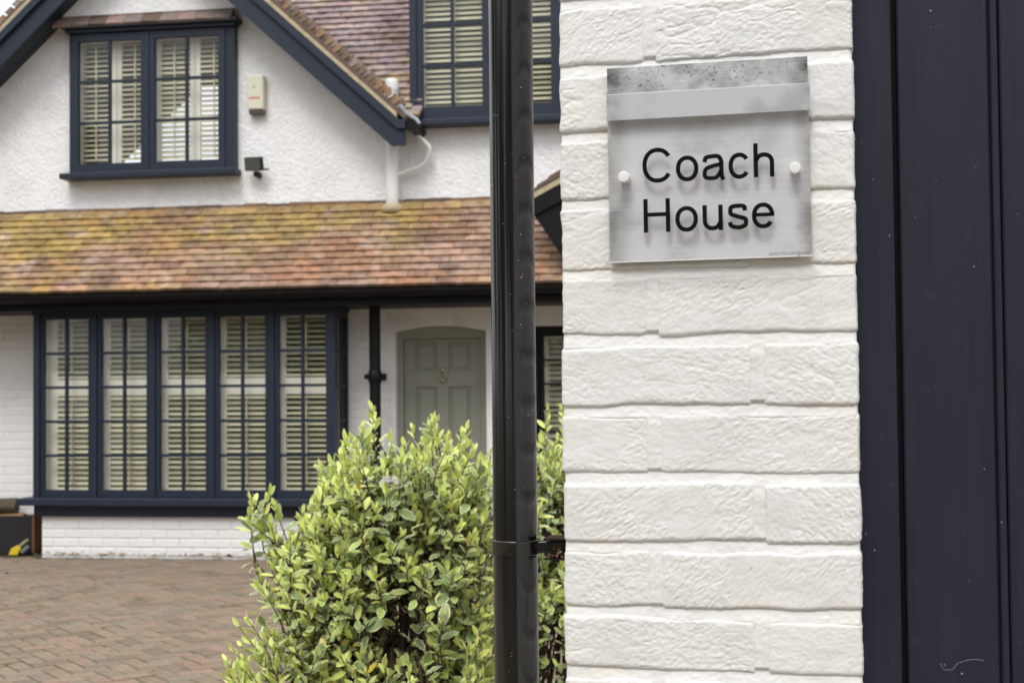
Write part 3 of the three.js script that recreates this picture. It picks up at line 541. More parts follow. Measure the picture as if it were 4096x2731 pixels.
const pierTex = (() => { // paint print: hairline dirt, flecks, a few insects and brown drips below the sign; 0.4 m x 0.9 m
  const w = 512, h = 1152;
  seed = 41;
  const base = (u, v) => { const k = 0.985 - 0.05 * step(0.52, 0.72, pf(u, v * 2.25, 9, 3, 5)) + 0.03 * (pf(u, v * 2.25, 60, 7, 2) - 0.5), y = 0.045 * step(0.5, 0.72, pf(u, v * 2, 5, 17, 4)); return [k, k - 0.25 * y, k - 0.9 * y]; };
  return dtex(w, h, stamp(w, h, base, 260, (put, i) => {
    const x = rnd() * w, y = rnd() * h, c = [[0.12, 0.1, 0.08], [0.3, 0.24, 0.16], [0.2, 0.2, 0.1]][i % 3];
    if (i < 170) { put(x, y, c, rr(0.3, 0.9)); if (i % 4 === 0) { put(x + 1, y, c, 0.5); put(x, y + 1, c, 0.6); } }
    else if (i < 190) { const a = rr(0, 6.3); for (let k = 0; k < rr(5, 14); k++) put(x + Math.cos(a + k * 0.06) * k, y + Math.sin(a + k * 0.06) * k, [0.45, 0.4, 0.33], 0.35); }
    else { const l = rr(4, 22); for (let k = 0; k < l; k++) put(x + Math.sin(k * 0.3), y - k, [0.72, 0.66, 0.55], 0.16); }
  }), false, 1 / 0.4, 1 / 0.9);
})();
M.paint = phy([0.8, 0.79, 0.77], 0.62, { map: pierTex });

// one brick of the pier: a box rounded at its arrises whose visible faces are dense and creased like hand-thrown clay under paint
function roughBrick(x0, x1, y0, y1, z0, z1, cell, id, rough = 1) {
  const P = [], I = [], add = (o, u, v, nu, nv) => {
    const b = P.length / 3;
    for (let j = 0; j <= nv; j++) for (let i = 0; i <= nu; i++) { const p = o.clone().addScaledVector(u, i / nu).addScaledVector(v, j / nv); P.push(p.x, p.y, p.z); }
    for (let j = 0; j < nv; j++) for (let i = 0; i < nu; i++) { const q = b + j * (nu + 1) + i; I.push(q, q + 1, q + nu + 2, q, q + nu + 2, q + nu + 1); }
  };
  const w = x1 - x0, h = y1 - y0, d = z1 - z0, N = (l) => Math.max(2, Math.round(l / cell)), nd = Math.max(2, Math.round(d / (cell * 2.5)));
  add(V(x0, y0, z1), V(w, 0, 0), V(0, h, 0), N(w), N(h));
  add(V(x0, y0, z0), V(0, 0, d), V(0, h, 0), nd, N(h)); add(V(x1, y0, z1), V(0, 0, -d), V(0, h, 0), nd, N(h));
  add(V(x0, y1, z1), V(w, 0, 0), V(0, 0, -d), N(w), nd); add(V(x0, y0, z0), V(w, 0, 0), V(0, 0, d), N(w), nd);
  let g = new THREE.BufferGeometry(); g.setAttribute('position', new THREE.Float32BufferAttribute(P, 3)); g.setIndex(I); g = mergeVertices(g, 1e-6);
  const a = g.attributes.position, sd = id * 13.7, th = (hash(id, 3, 1) - 0.5) * 1.7, ct = Math.cos(th), st = Math.sin(th), heavy = 0.35 + 0.8 * hash(id, 5, 2), R = 0.0055;
  const tiltA = (hash(id, 1, 8) - 0.5) * 0.012, tiltB = (hash(id, 1, 9) - 0.5) * 0.03;
  for (let i = 0; i < a.count; i++) {
    let x = a.getX(i), y = a.getY(i), z = a.getZ(i);
    // wander of the arrises, so that courses are not ruled lines
    const jy = 0.0034 * fbm(x * 20 + sd, y * 5, z * 12, 3) + (x - (x0 + x1) / 2) * (hash(id, 6, 6) - 0.5) * 0.02, jx = 0.0015 * fbm(y * 45 + sd, x * 3, z * 12 + 5, 3);
    const ex = Math.min(x - x0, x1 - x), ey = Math.min(y - y0, y1 - y), ez = z1 - z;
    const cx = clamp(x, x0 + R, x1 - R), cy = clamp(y, y0 + R, y1 - R), cz = Math.min(z, z1 - R);
    const nx = x - cx, ny = y - cy, nz = z - cz, l = Math.hypot(nx, ny, nz) || 1;
    let n = V(nx / l, ny / l, nz / l), p = l > 1e-6 && (nx || ny || nz) ? V(cx + n.x * R, cy + n.y * R, cz + n.z * R) : V(x, y, z);
    const u = (x * ct + y * st) * 1, v = -x * st + y * ct, wx = 0.006 * fbm(x * 40 + sd, y * 40, z * 40, 2);
    const calm = 0.45 + 0.55 * step(-0.35, 0.4, n3(x * 24 + sd, y * 30, 9 + z * 20)), fine = 0.00085 * calm * fbm(u * 240 + sd, v * 400 + z * 60, z * 190, 3), mid = 0.0006 * fbm(x * 48 + sd, y * 75, z * 60, 2);
    const cr = 1 - Math.abs(n3((u + wx) * 34 + sd, (v + wx) * 105, z * 34)), crease = -0.0009 * heavy * Math.pow(cr, 9) * step(0.0, 0.5, n3(x * 17 + sd, y * 22, 4 + z * 17) + 0.05);
    const cr2 = 1 - Math.abs(n3((u - wx * 2) * 80 + sd + 40, (v + wx) * 190, z * 80)), ripple = -0.00022 * Math.pow(cr2, 6) * heavy;
    const wav = 0.0009 * fbm(x * 14 + sd, y * 18, z * 14, 2);
    const k = (fine + mid + crease + ripple) * rough + wav + (z > z1 - 0.02 ? (x - (x0 + x1) / 2) * tiltA + (y - (y0 + y1) / 2) * tiltB : 0);
    p.addScaledVector(n, k); p.x += jx; p.y += jy;
    a.setXYZ(i, p.x, p.y, p.z);
  }
  g.computeVertexNormals();
  const uv = new Float32Array(a.count * 2); for (let i = 0; i < a.count; i++) { uv[2 * i] = a.getX(i) + 0.03; uv[2 * i + 1] = a.getY(i) - a.getZ(i); } g.setAttribute('uv', new THREE.BufferAttribute(uv, 2));
  return g;
}
const jointY = [-20, 249, 521, 796, 1086, 1357, 1640, 1914, 2190, 2458, 2705].map((y) => Q(2840 / K, y / K).y); // bed joints, top to bottom
{
  const pier = group('pier', coach); pier.userData.label = 'white painted brick pier carrying the sign';
  const js = jointY.slice().reverse();
  while (js[0] > 0.03) js.unshift(js[0] - 0.075);
  while (js[js.length - 1] < 2.55) js.push(js[js.length - 1] + 0.075);
  const ref = js.findIndex((y) => Math.abs(y - jointY[5]) < 1e-6), top = js.length - 1, vis = js.findIndex((y) => y >= jointY[10] - 0.01), visTop = js.findIndex((y) => y >= jointY[0] - 0.01);
  let id = 1;
  for (let c = 0; c < top; c++) {
    const inV = c >= vis - 1 && c <= visTop, cell = inV ? 0.00115 : 0.006;
    // the course just under the sign starts with a header; they alternate from there
    const header = (((c - ref) % 2) + 2) % 2 === 0;
    const y0 = js[c] + 0.0046, y1 = js[c + 1] - 0.0046, jx = header ? 0.1045 : 0.2185, hw = 0.0052;
    const off = hash(c, 77, 5) * 0.002 - 0.0018;
    for (const [a, b] of [[0.001 * hash(c, 1, 1), jx - hw], [jx + hw, PW - 0.001 * hash(c, 2, 1)]]) {
      const left = a < 0.05, len = (left ? header : !header) ? 0.213 : 0.1;
      mesh('brick', roughBrick(a, b, y0 + (hash(id, 4, 4) - 0.5) * 0.002, y1 + (hash(id, 4, 5) - 0.5) * 0.002, -len, off, cell, id), M.paint, pier); id++;
    }
  }
  // mortar under the paint: raked in below each course and struck out over the one beneath
  const xs = 220, H = (x, y) => {
    let c = 0; while (c < js.length - 2 && js[c + 1] < y) c++;
    const near = y - js[c] < js[c + 1] - y ? js[c] : js[c + 1], t = (y - near + 0.0075) / 0.015;
    const header = (((c - ref) % 2) + 2) % 2 === 0, px = Math.abs(x - (header ? 0.1045 : 0.2185)), rub = 0.0008 * fbm(x * 40, y * 70, 3, 3) + 0.0006 * fbm(x * 190, y * 300, 5, 2);
    const perp = lerp(-0.0012, -0.008, step(0.0055, 0.0155, px + 0.0012 * n3(y * 60, c, 2)));
    const bed = lerp(-0.0018, -0.0048, clamp(t)) - 0.0012 * step(0.25, 0.6, Math.abs(fbm(x * 9, near * 40, 8, 2)));
    return lerp(bed, perp, Math.max(step(0.05, -0.75, t), step(1.0, 1.25, t))) + rub;
  };
  const P = [], I = [], ya = js[Math.max(0, vis - 2)], yb = js[Math.min(top, visTop + 1)], ny = Math.round((yb - ya) / 0.0014);
  for (let j = 0; j <= ny; j++) for (let i = 0; i <= xs; i++) { const x = lerp(0.0022, PW - 0.0022, i / xs), y = lerp(ya, yb, j / ny); P.push(x + (i === 0 ? 0.001 * fbm(y * 40, 1, 2, 2) : 0), y, H(x, y) - (i === 0 || i === xs ? 0.003 : i === 1 || i === xs - 1 ? 0.0008 : 0)); }
  for (let j = 0; j < ny; j++) for (let i = 0; i < xs; i++) { const q = j * (xs + 1) + i; I.push(q, q + 1, q + xs + 2, q, q + xs + 2, q + xs + 1); }
  const g = new THREE.BufferGeometry(); g.setAttribute('position', new THREE.Float32BufferAttribute(P, 3)); g.setIndex(I); g.computeVertexNormals();
  const uv = new Float32Array(P.length / 3 * 2); for (let i = 0; i < P.length / 3; i++) { uv[2 * i] = P[3 * i] + 0.03; uv[2 * i + 1] = P[3 * i + 1]; } g.setAttribute('uv', new THREE.BufferAttribute(uv, 2));
  mesh('mortar_joint', g, M.paint, pier);
  mesh('pier_core', bx(0.0026, PW - 0.0026, -0.05, js[top], -0.322, -0.0105), M.paint, pier);

  // the left flank of the building behind the pier, in the same painted brick
  const flank = group('side_wall', coach); flank.userData.label = 'white painted brick flank of the coach house behind the drainpipe';
  mesh('wall_core', bx(0.007, 0.21, -0.05, js[top], -3.3, -0.3225), M.paint, flank);
  const gs = [0, 1, 2, 3].map((s) => roughBrick(-0.1075, 0.1075, -0.032, 0.032, -0.05, 0, 0.007, 200 + s)), hd = roughBrick(-0.051, 0.051, -0.032, 0.032, -0.05, 0, 0.007, 220);
  for (let c = 0; c < top; c++) for (let k = 0, z = -(((c - js.findIndex((y) => Math.abs(y - jointY[5]) < 1e-6)) % 2 + 2) % 2 === 0 ? 0.225 : 0.1125); z > -3.2; k++) {
    const shortB = false, l = 0.215, b = mesh('brick', gs[(c * 3 + k * 5) % 4], M.paint, flank);
    b.position.set(0.001, (js[c] + js[c + 1]) / 2, z - l / 2); b.rotation.y = -Math.PI / 2; z -= l + 0.01;
  }
}
const doorMap = (() => { // paint splashes, bird-lime specks and scuffs on the dark door; 0.5 m x 1 m
  const w = 512, h = 1024; seed = 97;
  return dtex(w, h, stamp(w, h, (u, v) => { const k = 1 + 0.16 * (pf(u * 1, v * 0.5, 10, 3, 4) - 0.5) + 0.12 * (pf(u, v * 0.1, 96, 5, 2) - 0.5); return [k * 0.162, k * 0.17, k * 0.214]; }, 190, (put, i) => {
    const x = rnd() * w, y = rnd() * h, c = i % 3 ? [0.95, 0.95, 0.95] : [0.8, 0.8, 0.75];
    if (i < 70) { const k = rr(0.1, 0.9); put(x, y, c, k); put(x, y + 1, c, k * 0.7); if (i % 4 === 0) { put(x + 1, y, c, k); put(x + 1, y + 1, c, 0.5 * k); } }
    else if (i < 130) { const r = rr(1, 5); for (let a = 0; a < 40; a++) put(x + rr(-r, r), y + rr(-r, r), [0.4, 0.42, 0.5], 0.07); }
    else if (i < 160) { const r = rr(2, 5); for (let a = 0; a < 30; a++) put(x + r * Math.cos(a * 0.21), y + r * Math.sin(a * 0.21), [0.45, 0.46, 0.52], 0.13); }
    else { const l = rr(4, 14); for (let k = 0; k < l; k++) put(x + k * 0.3, y - k, [0.45, 0.46, 0.52], 0.2); }
  }), true, 2, 1);
})();
M.doorPaint = phy([1, 1, 1], 0.5, { specularIntensity: 0.45, map: doorMap, bumpMap: grainTex, bumpScale: 0.0004 });
{ // boarded door hung in its frame, set back from the face of the pier
  const zf = -0.045, H = 2.2, gx0 = Q(2060, 784, zf).x, gx1 = Q(2073.5, 784, zf).x, b1 = Q(2284, 784, zf).x, b2 = Q(2311, 784, zf).x, bw = b2 - gx1;
  mesh('door_post', rbx(PW - 0.02, gx0, 0, H + 0.12, zf - 0.09, zf, 0.003, 2), M.doorPaint, coach);
  mesh('door_stop', bx(gx0 - 0.005, gx1 + 0.03, 0, H + 0.001, zf - 0.089, zf - 0.035), M.blackMatt, coach);
  const d = group('boarded_door', coach); d.userData.label = 'dark navy door of wide beaded boards';
  const prof = (w) => { // board section with a quirked bead at its right edge
    const s = new THREE.Shape(), f = 0, q = w - (b2 - b1);
    const bead = (b2 - b1), r = bead * 0.36;
    s.moveTo(0, -0.03); s.lineTo(w - 0.0005, -0.03); s.lineTo(w - 0.0005, -0.011); s.lineTo(w - bead * 0.1, -0.011); s.lineTo(w - bead * 0.12, -0.0034);
    s.absarc(q + bead * 0.52, -0.0032 , r, 0, Math.PI, false);
    s.lineTo(q + bead * 0.17, -0.01); s.lineTo(q + 0.0002, -0.01); s.lineTo(q - 0.001, -0.0008); s.lineTo(q - 0.0025, f); s.lineTo(0.002, f); s.lineTo(0, -0.002);
    return uvm(new THREE.ExtrudeGeometry(s, { depth: H - 0.03, bevelEnabled: false, curveSegments: 8 }).rotateX(Math.PI / 2).translate(0, H - 0.03, 0));
  };
  const flip = (g) => g; 
  const g = prof(bw);
  for (let i = 0; i < 9; i++) { const m = mesh('board', g, M.doorPaint, d); m.position.set(gx1 + i * bw, 0.02, zf - 0.004 + rr(-0.0006, 0.0006)); m.scale.z = 1; }
  const end = gx1 + 9 * bw;
  mesh('door_ledge', bx(gx1 + 0.05, end - 0.05, 0.3, 0.42, zf - 0.065, zf - 0.036), M.doorPaint, d);
  mesh('door_ledge', bx(gx1 + 0.05, end - 0.05, 1.7, 1.82, zf - 0.065, zf - 0.036), M.doorPaint, d);
  mesh('door_post', bx(end + 0.006, end + 0.09, 0, H + 0.12, zf - 0.09, zf), M.doorPaint, coach);
  mesh('door_head', bx(gx0 + 0.001, end + 0.005, H + 0.003, H + 0.12, zf - 0.09, zf - 0.001), M.doorPaint, coach);
  mesh('far_pier', bx(end + 0.091, end + 0.41, -0.05, 2.55, -0.32, 0), M.paint, coach);
  mesh('front_lintel', bx(PW - 0.003, end + 0.0905, H + 0.121, 2.55, -0.3, -0.012), M.paint, coach);
  mesh('floor_slab', bx(0.22, end + 0.3, -0.05, 0.004, -3.3, -0.33), M.inside, coach);
  mesh('rear_wall', bx(0.211, end + 0.41, -0.05, 2.55, -3.3, -3.1), M.paint, coach);
  mesh('far_side_wall', bx(end + 0.2, end + 0.409, -0.05, 2.55, -3.099, -0.321), M.paint, coach);
  // low roof with black eaves board and gutter over the drainpipe
  mesh('eaves_board', bx(-0.03, -0.008, 2.56, 2.7, -3.4, 0.03), M.black, coach);
  mesh('roof', poly([[-0.1, 2.66], [1.0, 3.4], [2.1, 2.66], [2.1, 2.72], [1.0, 3.46], [-0.1, 2.72]], -3.4, 0.06), tileMat.brown, coach);
  mesh('gable_infill', poly([[0.0, 2.551], [end + 0.41, 2.551], [end + 0.4, 2.66], [1.0, 3.38], [0.0, 2.7]], -0.2, -0.02), M.paint, coach);
  const sh = new THREE.Shape(); sh.absarc(0, 0, 0.056, Math.PI, 2 * Math.PI, false); sh.absarc(0, 0, 0.052, 2 * Math.PI, Math.PI, true);
  mesh('gutter', uvm(new THREE.ExtrudeGeometry(sh, { depth: 3.4, bevelEnabled: false }).translate(-0.092, 2.66, -3.36)), M.black, coach);
}

{ // ---- the drainpipe on the flank of the coach house
  const depth = 2.14, t = group('drainpipe');
  tag(t, 'glossy black plastic drainpipe clipped to the white brick pier', 'drainpipe');
  const pm = (() => { const w = 256, h = 1024; seed = 5; return dtex(w, h, stamp(w, h, (u, v) => { const k = 0.078 + 0.03 * (pf(u, v, 8, 4, 4) - 0.5) + 0.02 * (pf(u, v * 0.2, 40, 6, 2) - 0.5); return [k, k * 0.93, k * 0.96]; }, 150, (put) => { const x = rnd() * w, y = rnd() * h, c = rnd() < 0.8 ? [1, 1, 1] : [0.9, 0.55, 0.3], k = rr(0.2, 1); put(x, y, c, k); put(x + 1, y, c, k); put(x, y + 1, c, k * 0.6); }), true, 1, 1); })();
  const pipeMat = phy([1, 1, 1], 0.14, { map: pm, ior: 1.75 });
  const rl = ray(1128.5, 784), rg = ray(1230.5, 784), c = rl.clone().add(rg).multiplyScalar(0.5), p = EYE.clone().addScaledVector(c, depth), r = rl.distanceTo(rg) / 2 * depth * 0.998;
  t.position.set(p.x, 0, p.z);
  const top = 2.6, cyl = (ra, y0, y1) => { const g = new THREE.CylinderGeometry(ra, ra, y1 - y0, 64, 1, true).translate(0, (y0 + y1) / 2, 0), uv = g.attributes.uv; for (let i = 0; i < uv.count; i++) uv.setXY(i, uv.getX(i), lerp(y0, y1, uv.getY(i)) ); return g; };
  mesh('pipe', cyl(r, 0.06, top), pipeMat, t);
  const shoe = mesh('shoe', tube([V(0, 0.16, 0), V(0, 0.09, 0), V(-0.02, 0.05, 0.05), V(-0.04, 0.03, 0.1)], r * 1.05, 24, 20), pipeMat, t);
  const cl = (y) => { // ring clip with its arm to the wall
    const k = group('pipe_clip', t);
    mesh('ring', lathe([[r + 0.0004, -0.011], [r + 0.0022, -0.011], [r + 0.0028, -0.0095], [r + 0.0028, 0.0075], [r + 0.005, 0.0085], [r + 0.005, 0.011], [r + 0.0004, 0.011]], 48).translate(0, y, 0), pipeMat, k);
    const wallX = coach.worldToLocal(p.clone()).x; // negative: distance to the flank
    const arm = new THREE.Group(); const L = -wallX;
    const A = (g) => g.applyMatrix4(new THREE.Matrix4().makeRotationY(cRot));
    mesh('arm', A(merge([rbx(r * 0.7, r + 0.05, y - 0.0085, y + 0.009, -0.01, 0.01, 0.002)])), pipeMat, k);
    mesh('wall_plate', A(merge([bx(r + 0.014, L, y + 0.0125, y + 0.015, -0.026, 0.026), bx(r + 0.014, L, y - 0.0165, y - 0.014, -0.026, 0.026), bx(L - 0.006, L + 0.002, y - 0.0138, y + 0.0123, -0.025, 0.025), bx(r + 0.015, L - 0.007, y - 0.0138, y + 0.0123, -0.024, -0.021)])), pipeMat, k);
    // dry leaf crumbs caught in the bracket
    const cr = []; for (let i = 0; i < 60; i++) cr.push(new THREE.TetrahedronGeometry(rr(0.0012, 0.0034)).rotateX(rr(0, 3)).rotateZ(rr(0, 3)).translate(rr(r + 0.018, L - 0.06), y - 0.0125 + rr(0, 0.022) * rnd(), rr(-0.018, 0.027)));
    kind(mesh('leaf_crumbs', A(merge(cr.map(uvm))), std([0.24, 0.12, 0.05], 0.9), k), 'stuff');
  };
  const yc = EYE.y + ray(1180, 1253).y * depth / Math.abs(1);
  cl(yc); cl(yc + 1.2); 
  mesh('offset_bend', tube([V(0, top - 0.03, 0), V(0, top + 0.02, 0), V(-0.02, top + 0.05, 0.01), V(-0.03 + 0.02, 2.66, 0.0)], r, 20, 16), pipeMat, t);
}

// ---------------------------------------------------------------- the sign
{
  const zP = 0.0062, zA = 0.0135, t = group('house_sign', scene);
  tag(t, 'brushed metal and clear acrylic sign lettered Coach House on the white pier', 'sign');
  t.position.copy(coach.position); t.rotation.y = cRot;
  const C4 = (px, py, z) => Q(px / K, py / K, z);
  const quad = (a, b, c, d, z) => { const [A, B, C, D] = [a, b, c, d].map((q) => C4(q[0], q[1], z)); return { x0: (A.x + D.x) / 2, x1: (B.x + C.x) / 2, y0: (D.y + C.y) / 2, y1: (A.y + B.y) / 2, tilt: ((B.y - A.y) / (B.x - A.x) + (C.y - D.y) / (C.x - D.x)) / 2 }; };
  const bp = quad([2428.8, 275], [3233, 222], [3245.6, 1026], [2440, 1050], zP), bd = quad([2426.7, 379.6], [3242, 329.8], [3243, 438.6], [2430, 485.6], zA + 0.0045);
  const tilt = bp.tilt, ox = (bp.x0 + bp.x1) / 2, oy = (bp.y0 + bp.y1) / 2;
  const turn = (g) => g.translate(-ox, -oy, 0).rotateZ(tilt).translate(ox, oy, 0);
  const brushed = (s, flecks, asp) => { // brushed aluminium with water stains; the top strip also carries torn adhesive
    const w = 512, h = 512; seed = s;
    const px = stamp(w, h, (u, v) => {
      const br = pf(u * 0.02, v, 256, s, 2), st = pf(u, v * asp, 5, s + 7, 5), side = Math.max(step(0.14, 0.0, u), step(0.9, 1, u)) * pf(u, v * asp, 9, s + 3, 4), glue = flecks && v > 0.865 ? 0.26 + 0.5 * (pf(u, v, 14, s + 5, 4) - 0.4) : 0, k = 0.88 + 0.13 * (br - 0.5) - 0.2 * step(0.5, 0.78, st) - 0.62 * side - glue;
      return [k * 0.99, k * 0.985, k * 1.005];
    }, flecks + 90, (put, i) => {
      const x = rnd() * w, y = rnd() * h;
      if (i < flecks) { // torn glue at the top of the plate
        const yy = h * rr(0.87, 0.995), n = 4 + rnd() * 14, dk = rr(0.03, 0.4), a = rr(0, 6.3);
        if (i % 3 === 0) for (let k = 0; k < n * 2; k++) put(x + Math.cos(a) * k * 0.6, yy + Math.sin(a) * k * 0.8, [dk, dk, dk * 1.05], 0.75);
        else if (i % 3 === 1) { const bw = rr(2, 11), bh = rr(1, 7); for (let k = 0; k < bw * bh; k++) put(x + rr(0, bw), yy + rr(0, bh), [dk, dk, dk * 1.06], 0.8); }
        else for (let k = 0; k < n * 6; k++) put(x + rr(-9, 9) * rnd(), yy + rr(-7, 7) * rnd(), [0.45, 0.45, 0.5], 0.3);
      } else { const c = [0.35, 0.34, 0.36]; for (let k = 0; k < rr(1, 12); k++) put(x + k, y + rr(-0.4, 0.4), c, 0.25); put(x, y, [0.25, 0.2, 0.14], 0.6); }
    });
    return dtex(w, h, px, false);
  };
  const flat01 = (g, x0, x1, y0, y1) => { const p = g.attributes.position, uv = new Float32Array(p.count * 2); for (let i = 0; i < p.count; i++) { uv[2 * i] = (p.getX(i) - x0) / (x1 - x0); uv[2 * i + 1] = (p.getY(i) - y0) / (y1 - y0); } g.setAttribute('uv', new THREE.BufferAttribute(uv, 2)); return g; };
  const mk = (q, z0, z1) => flat01(rbx(q.x0, q.x1, q.y0, q.y1, z0, z1, 0.0004, 1), q.x0, q.x1, q.y0, q.y1);
  const metalA = phy([0.86, 0.855, 0.855], 0.46, { map: brushed(61, 230, 1), metalness: 0.2 }), metalB = phy([0.66, 0.665, 0.68], 0.42, { map: brushed(23, 0, 0.15), metalness: 0.3 });
  mesh('back_plate', turn(mk(bp, zP - 0.0018, zP)), metalA, t);
  const ac = { x0: bp.x0 + 0.0005, x1: C4(3250, 750, zA).x, y0: C4(2842, 1034, zA).y, y1: bd.y1 - 0.0005 };
  mesh('acrylic_face', turn(bx(ac.x0, ac.x1, ac.y0, ac.y1, zA, zA + 0.003)), phy([1, 1, 1], 0.04, { transmission: 1, thickness: 0, ior: 1.49 }), t);
  mesh('acrylic_edge', turn(merge([bx(ac.x0, ac.x1, ac.y0 - 0.0014, ac.y0 - 0.0001, zA, zA + 0.0032)])), phy([0.75, 0.76, 0.76], 0.25), t);
  mesh('cover_strip', turn(mk(bd, zA + 0.0032, zA + 0.0047)), metalB, t);
  // lettering: thick even strokes
  const ink = phy([0.005, 0.0045, 0.005], 0.6, { specularIntensity: 0.2 }), zL = zA + 0.0033, dep = 0.0005;
  const ribbon = (pts, w, closed) => { // stroke of even width along a line of points
    const n = pts.length, L = [], R = [];
    for (let i = 0; i < n; i++) { const a = pts[closed ? (i - 1 + n) % n : Math.max(0, i - 1)], b = pts[closed ? (i + 1) % n : Math.min(n - 1, i + 1)], dx = b[0] - a[0], dy = b[1] - a[1], l = Math.hypot(dx, dy), k = w / 2; L.push([pts[i][0] - dy / l * k, pts[i][1] + dx / l * k]); R.push([pts[i][0] + dy / l * k, pts[i][1] - dx / l * k]); }
    const ex = (s) => uvm(new THREE.ExtrudeGeometry(s, { depth: dep, bevelEnabled: false }));
    const v2 = (q) => new THREE.Vector2(q[0], q[1]);
    if (closed) { const s = new THREE.Shape(R.map(v2)); s.holes.push(new THREE.Path(L.map(v2))); return ex(s); }
    return ex(new THREE.Shape([...L, ...R.reverse()].map(v2)));
  };
  const arc = (cx, cy, rx, ry, a0, a1, n = 40) => Array.from({ length: n + 1 }, (_, i) => { const a = (a0 + (a1 - a0) * i / n) * Math.PI / 180, c = Math.cos(a), s = Math.sin(a), e = 0.93; return [cx + rx * Math.sign(c) * Math.pow(Math.abs(c), e), cy + ry * Math.sign(s) * Math.pow(Math.abs(s), e)]; });
  const spline = (pts, n = 48) => new THREE.CatmullRomCurve3(pts.map((p) => V(p[0], p[1], 0)), false, 'catmullrom', 0.5).getPoints(n).map((p) => [p.x, p.y]);
  const glyph = { // each drawn in a box w x h with stroke s
    C: (w, h, s) => [ribbon(arc(w / 2, h / 2, w / 2 - s / 2 + 0.0006, h / 2 - s / 2, 33, 327), s)],
    c: (w, h, s) => [ribbon(arc(w / 2, h / 2, w / 2 - s / 2 + 0.0003, h / 2 - s / 2, 35, 325), s)],
    o: (w, h, s) => [ribbon(arc(w / 2, h / 2, w / 2 - s / 2, h / 2 - s / 2, 0, 360, 56).slice(0, -1), s, true)],
    h: (w, h, s) => [bx(0, s, 0, h, 0, dep), ribbon([...arc(w / 2 + s * 0.05, h * 0.725 * 0.6, w / 2 - s / 2 - s * 0.05, h * 0.725 * 0.4 - s / 2, 165, 0, 24), [w - s / 2, h * 0.3], [w - s / 2, 0]], s)],
    H: (w, h, s) => [bx(0, s, 0, h, 0, dep), bx(w - s, w, 0, h, 0, dep), bx(s, w - s, h * 0.47, h * 0.47 + s * 0.94, 0, dep)],
    u: (w, h, s) => [bx(w - s, w, 0, h, 0, dep), ribbon([[s / 2, h], [s / 2, h * 0.6], ...arc(w / 2 - s * 0.05, h * 0.4, w / 2 - s / 2 - s * 0.05, h * 0.4 - s / 2, 180, 345, 24)], s)],
    e: (w, h, s) => [ribbon(arc(w / 2, h / 2, w / 2 - s / 2, h / 2 - s / 2, 2, 325), s), bx(s * 0.6, w - s * 0.02, h * 0.46, h * 0.46 + s * 0.86, 0, dep)],
    s: (w, h, s) => [ribbon(spline([[s * 0.48, h * 0.3], [w * 0.17, h * 0.15], [w * 0.5, s * 0.5], [w * 0.82, h * 0.15], [w - s * 0.55, h * 0.28], [w * 0.84, h * 0.41], [w * 0.5, h * 0.5], [w * 0.17, h * 0.6], [s * 0.62, h * 0.73], [w * 0.18, h * 0.87], [w * 0.5, h - s * 0.5], [w * 0.8, h * 0.88], [w - s * 0.75, h * 0.72]], 64), s)],
    a: (w, h, s) => [ribbon(spline([[s * 0.5, h * 0.7], [w * 0.17, h * 0.87], [w * 0.46, h - s * 0.5], [w * 0.72, h * 0.9], [w * 0.845, h * 0.72], [w * 0.85, h * 0.45], [w * 0.855, h * 0.2], [w * 0.93, h * 0.0]], 48), s), ribbon(spline([[w * 0.83, h * 0.6], [w * 0.5, h * 0.55], [w * 0.18, h * 0.45], [s * 0.5, h * 0.27], [w * 0.15, h * 0.12], [w * 0.38, s * 0.48], [w * 0.64, h * 0.12], [w * 0.84, h * 0.36]], 48), s * 0.94)],
  };
  const S2 = (x, y) => C4(2400 + x / 2.6133, 550 + y / 2.6133, zL);
  const back = (p) => { const v = V(p.x - ox, p.y - oy, 0).applyAxisAngle(V(0, 0, 1), -tilt); return [v.x + ox, v.y + oy]; };
  for (const [ch, xa, xb, ya, yb] of [['C', 450, 757, 107, 473], ['o', 795, 1031, 189, 459], ['a', 1072, 1306, 173, 446], ['c', 1348, 1571, 158, 432], ['h', 1607, 1823, 57, 412], ['H', 457, 735, 639, 991], ['o', 789, 1026, 716, 985], ['u', 1075, 1287, 704, 971], ['s', 1338, 1553, 690, 962], ['e', 1590, 1827, 679, 950]]) {
    const [x0] = back(S2(xa, (ya + yb) / 2)), [x1] = back(S2(xb, (ya + yb) / 2)), [, y1] = back(S2((xa + xb) / 2, ya)), [, y0] = back(S2((xa + xb) / 2, yb));
    const g = merge(glyph[ch](x1 - x0, y1 - y0, 0.0048)).translate(x0, y0, zL);
    mesh('letter', turn(g), ink, t);
  }
  const font = await new FontLoader().loadAsync('fonts/droid/droid_sans_regular.typeface.json');
  const u = new TextGeometry('www.housesign.uk', { font, size: 0.0042, depth: 0.0002, curveSegments: 2 }); u.computeBoundingBox();
  const a = C4(3076, 1022, zL), b = C4(3240, 1014, zL), [ua, uy] = back(a), [ub] = back(b);
  u.scale((ub - ua) / u.boundingBox.max.x, 1, 1).translate(ua, uy, zL);
  mesh('web_address', turn(uvm(u)), std([0.16, 0.16, 0.17], 0.6), t);
  const capm = phy([0.86, 0.86, 0.85], 0.38, { metalness: 0.1 });
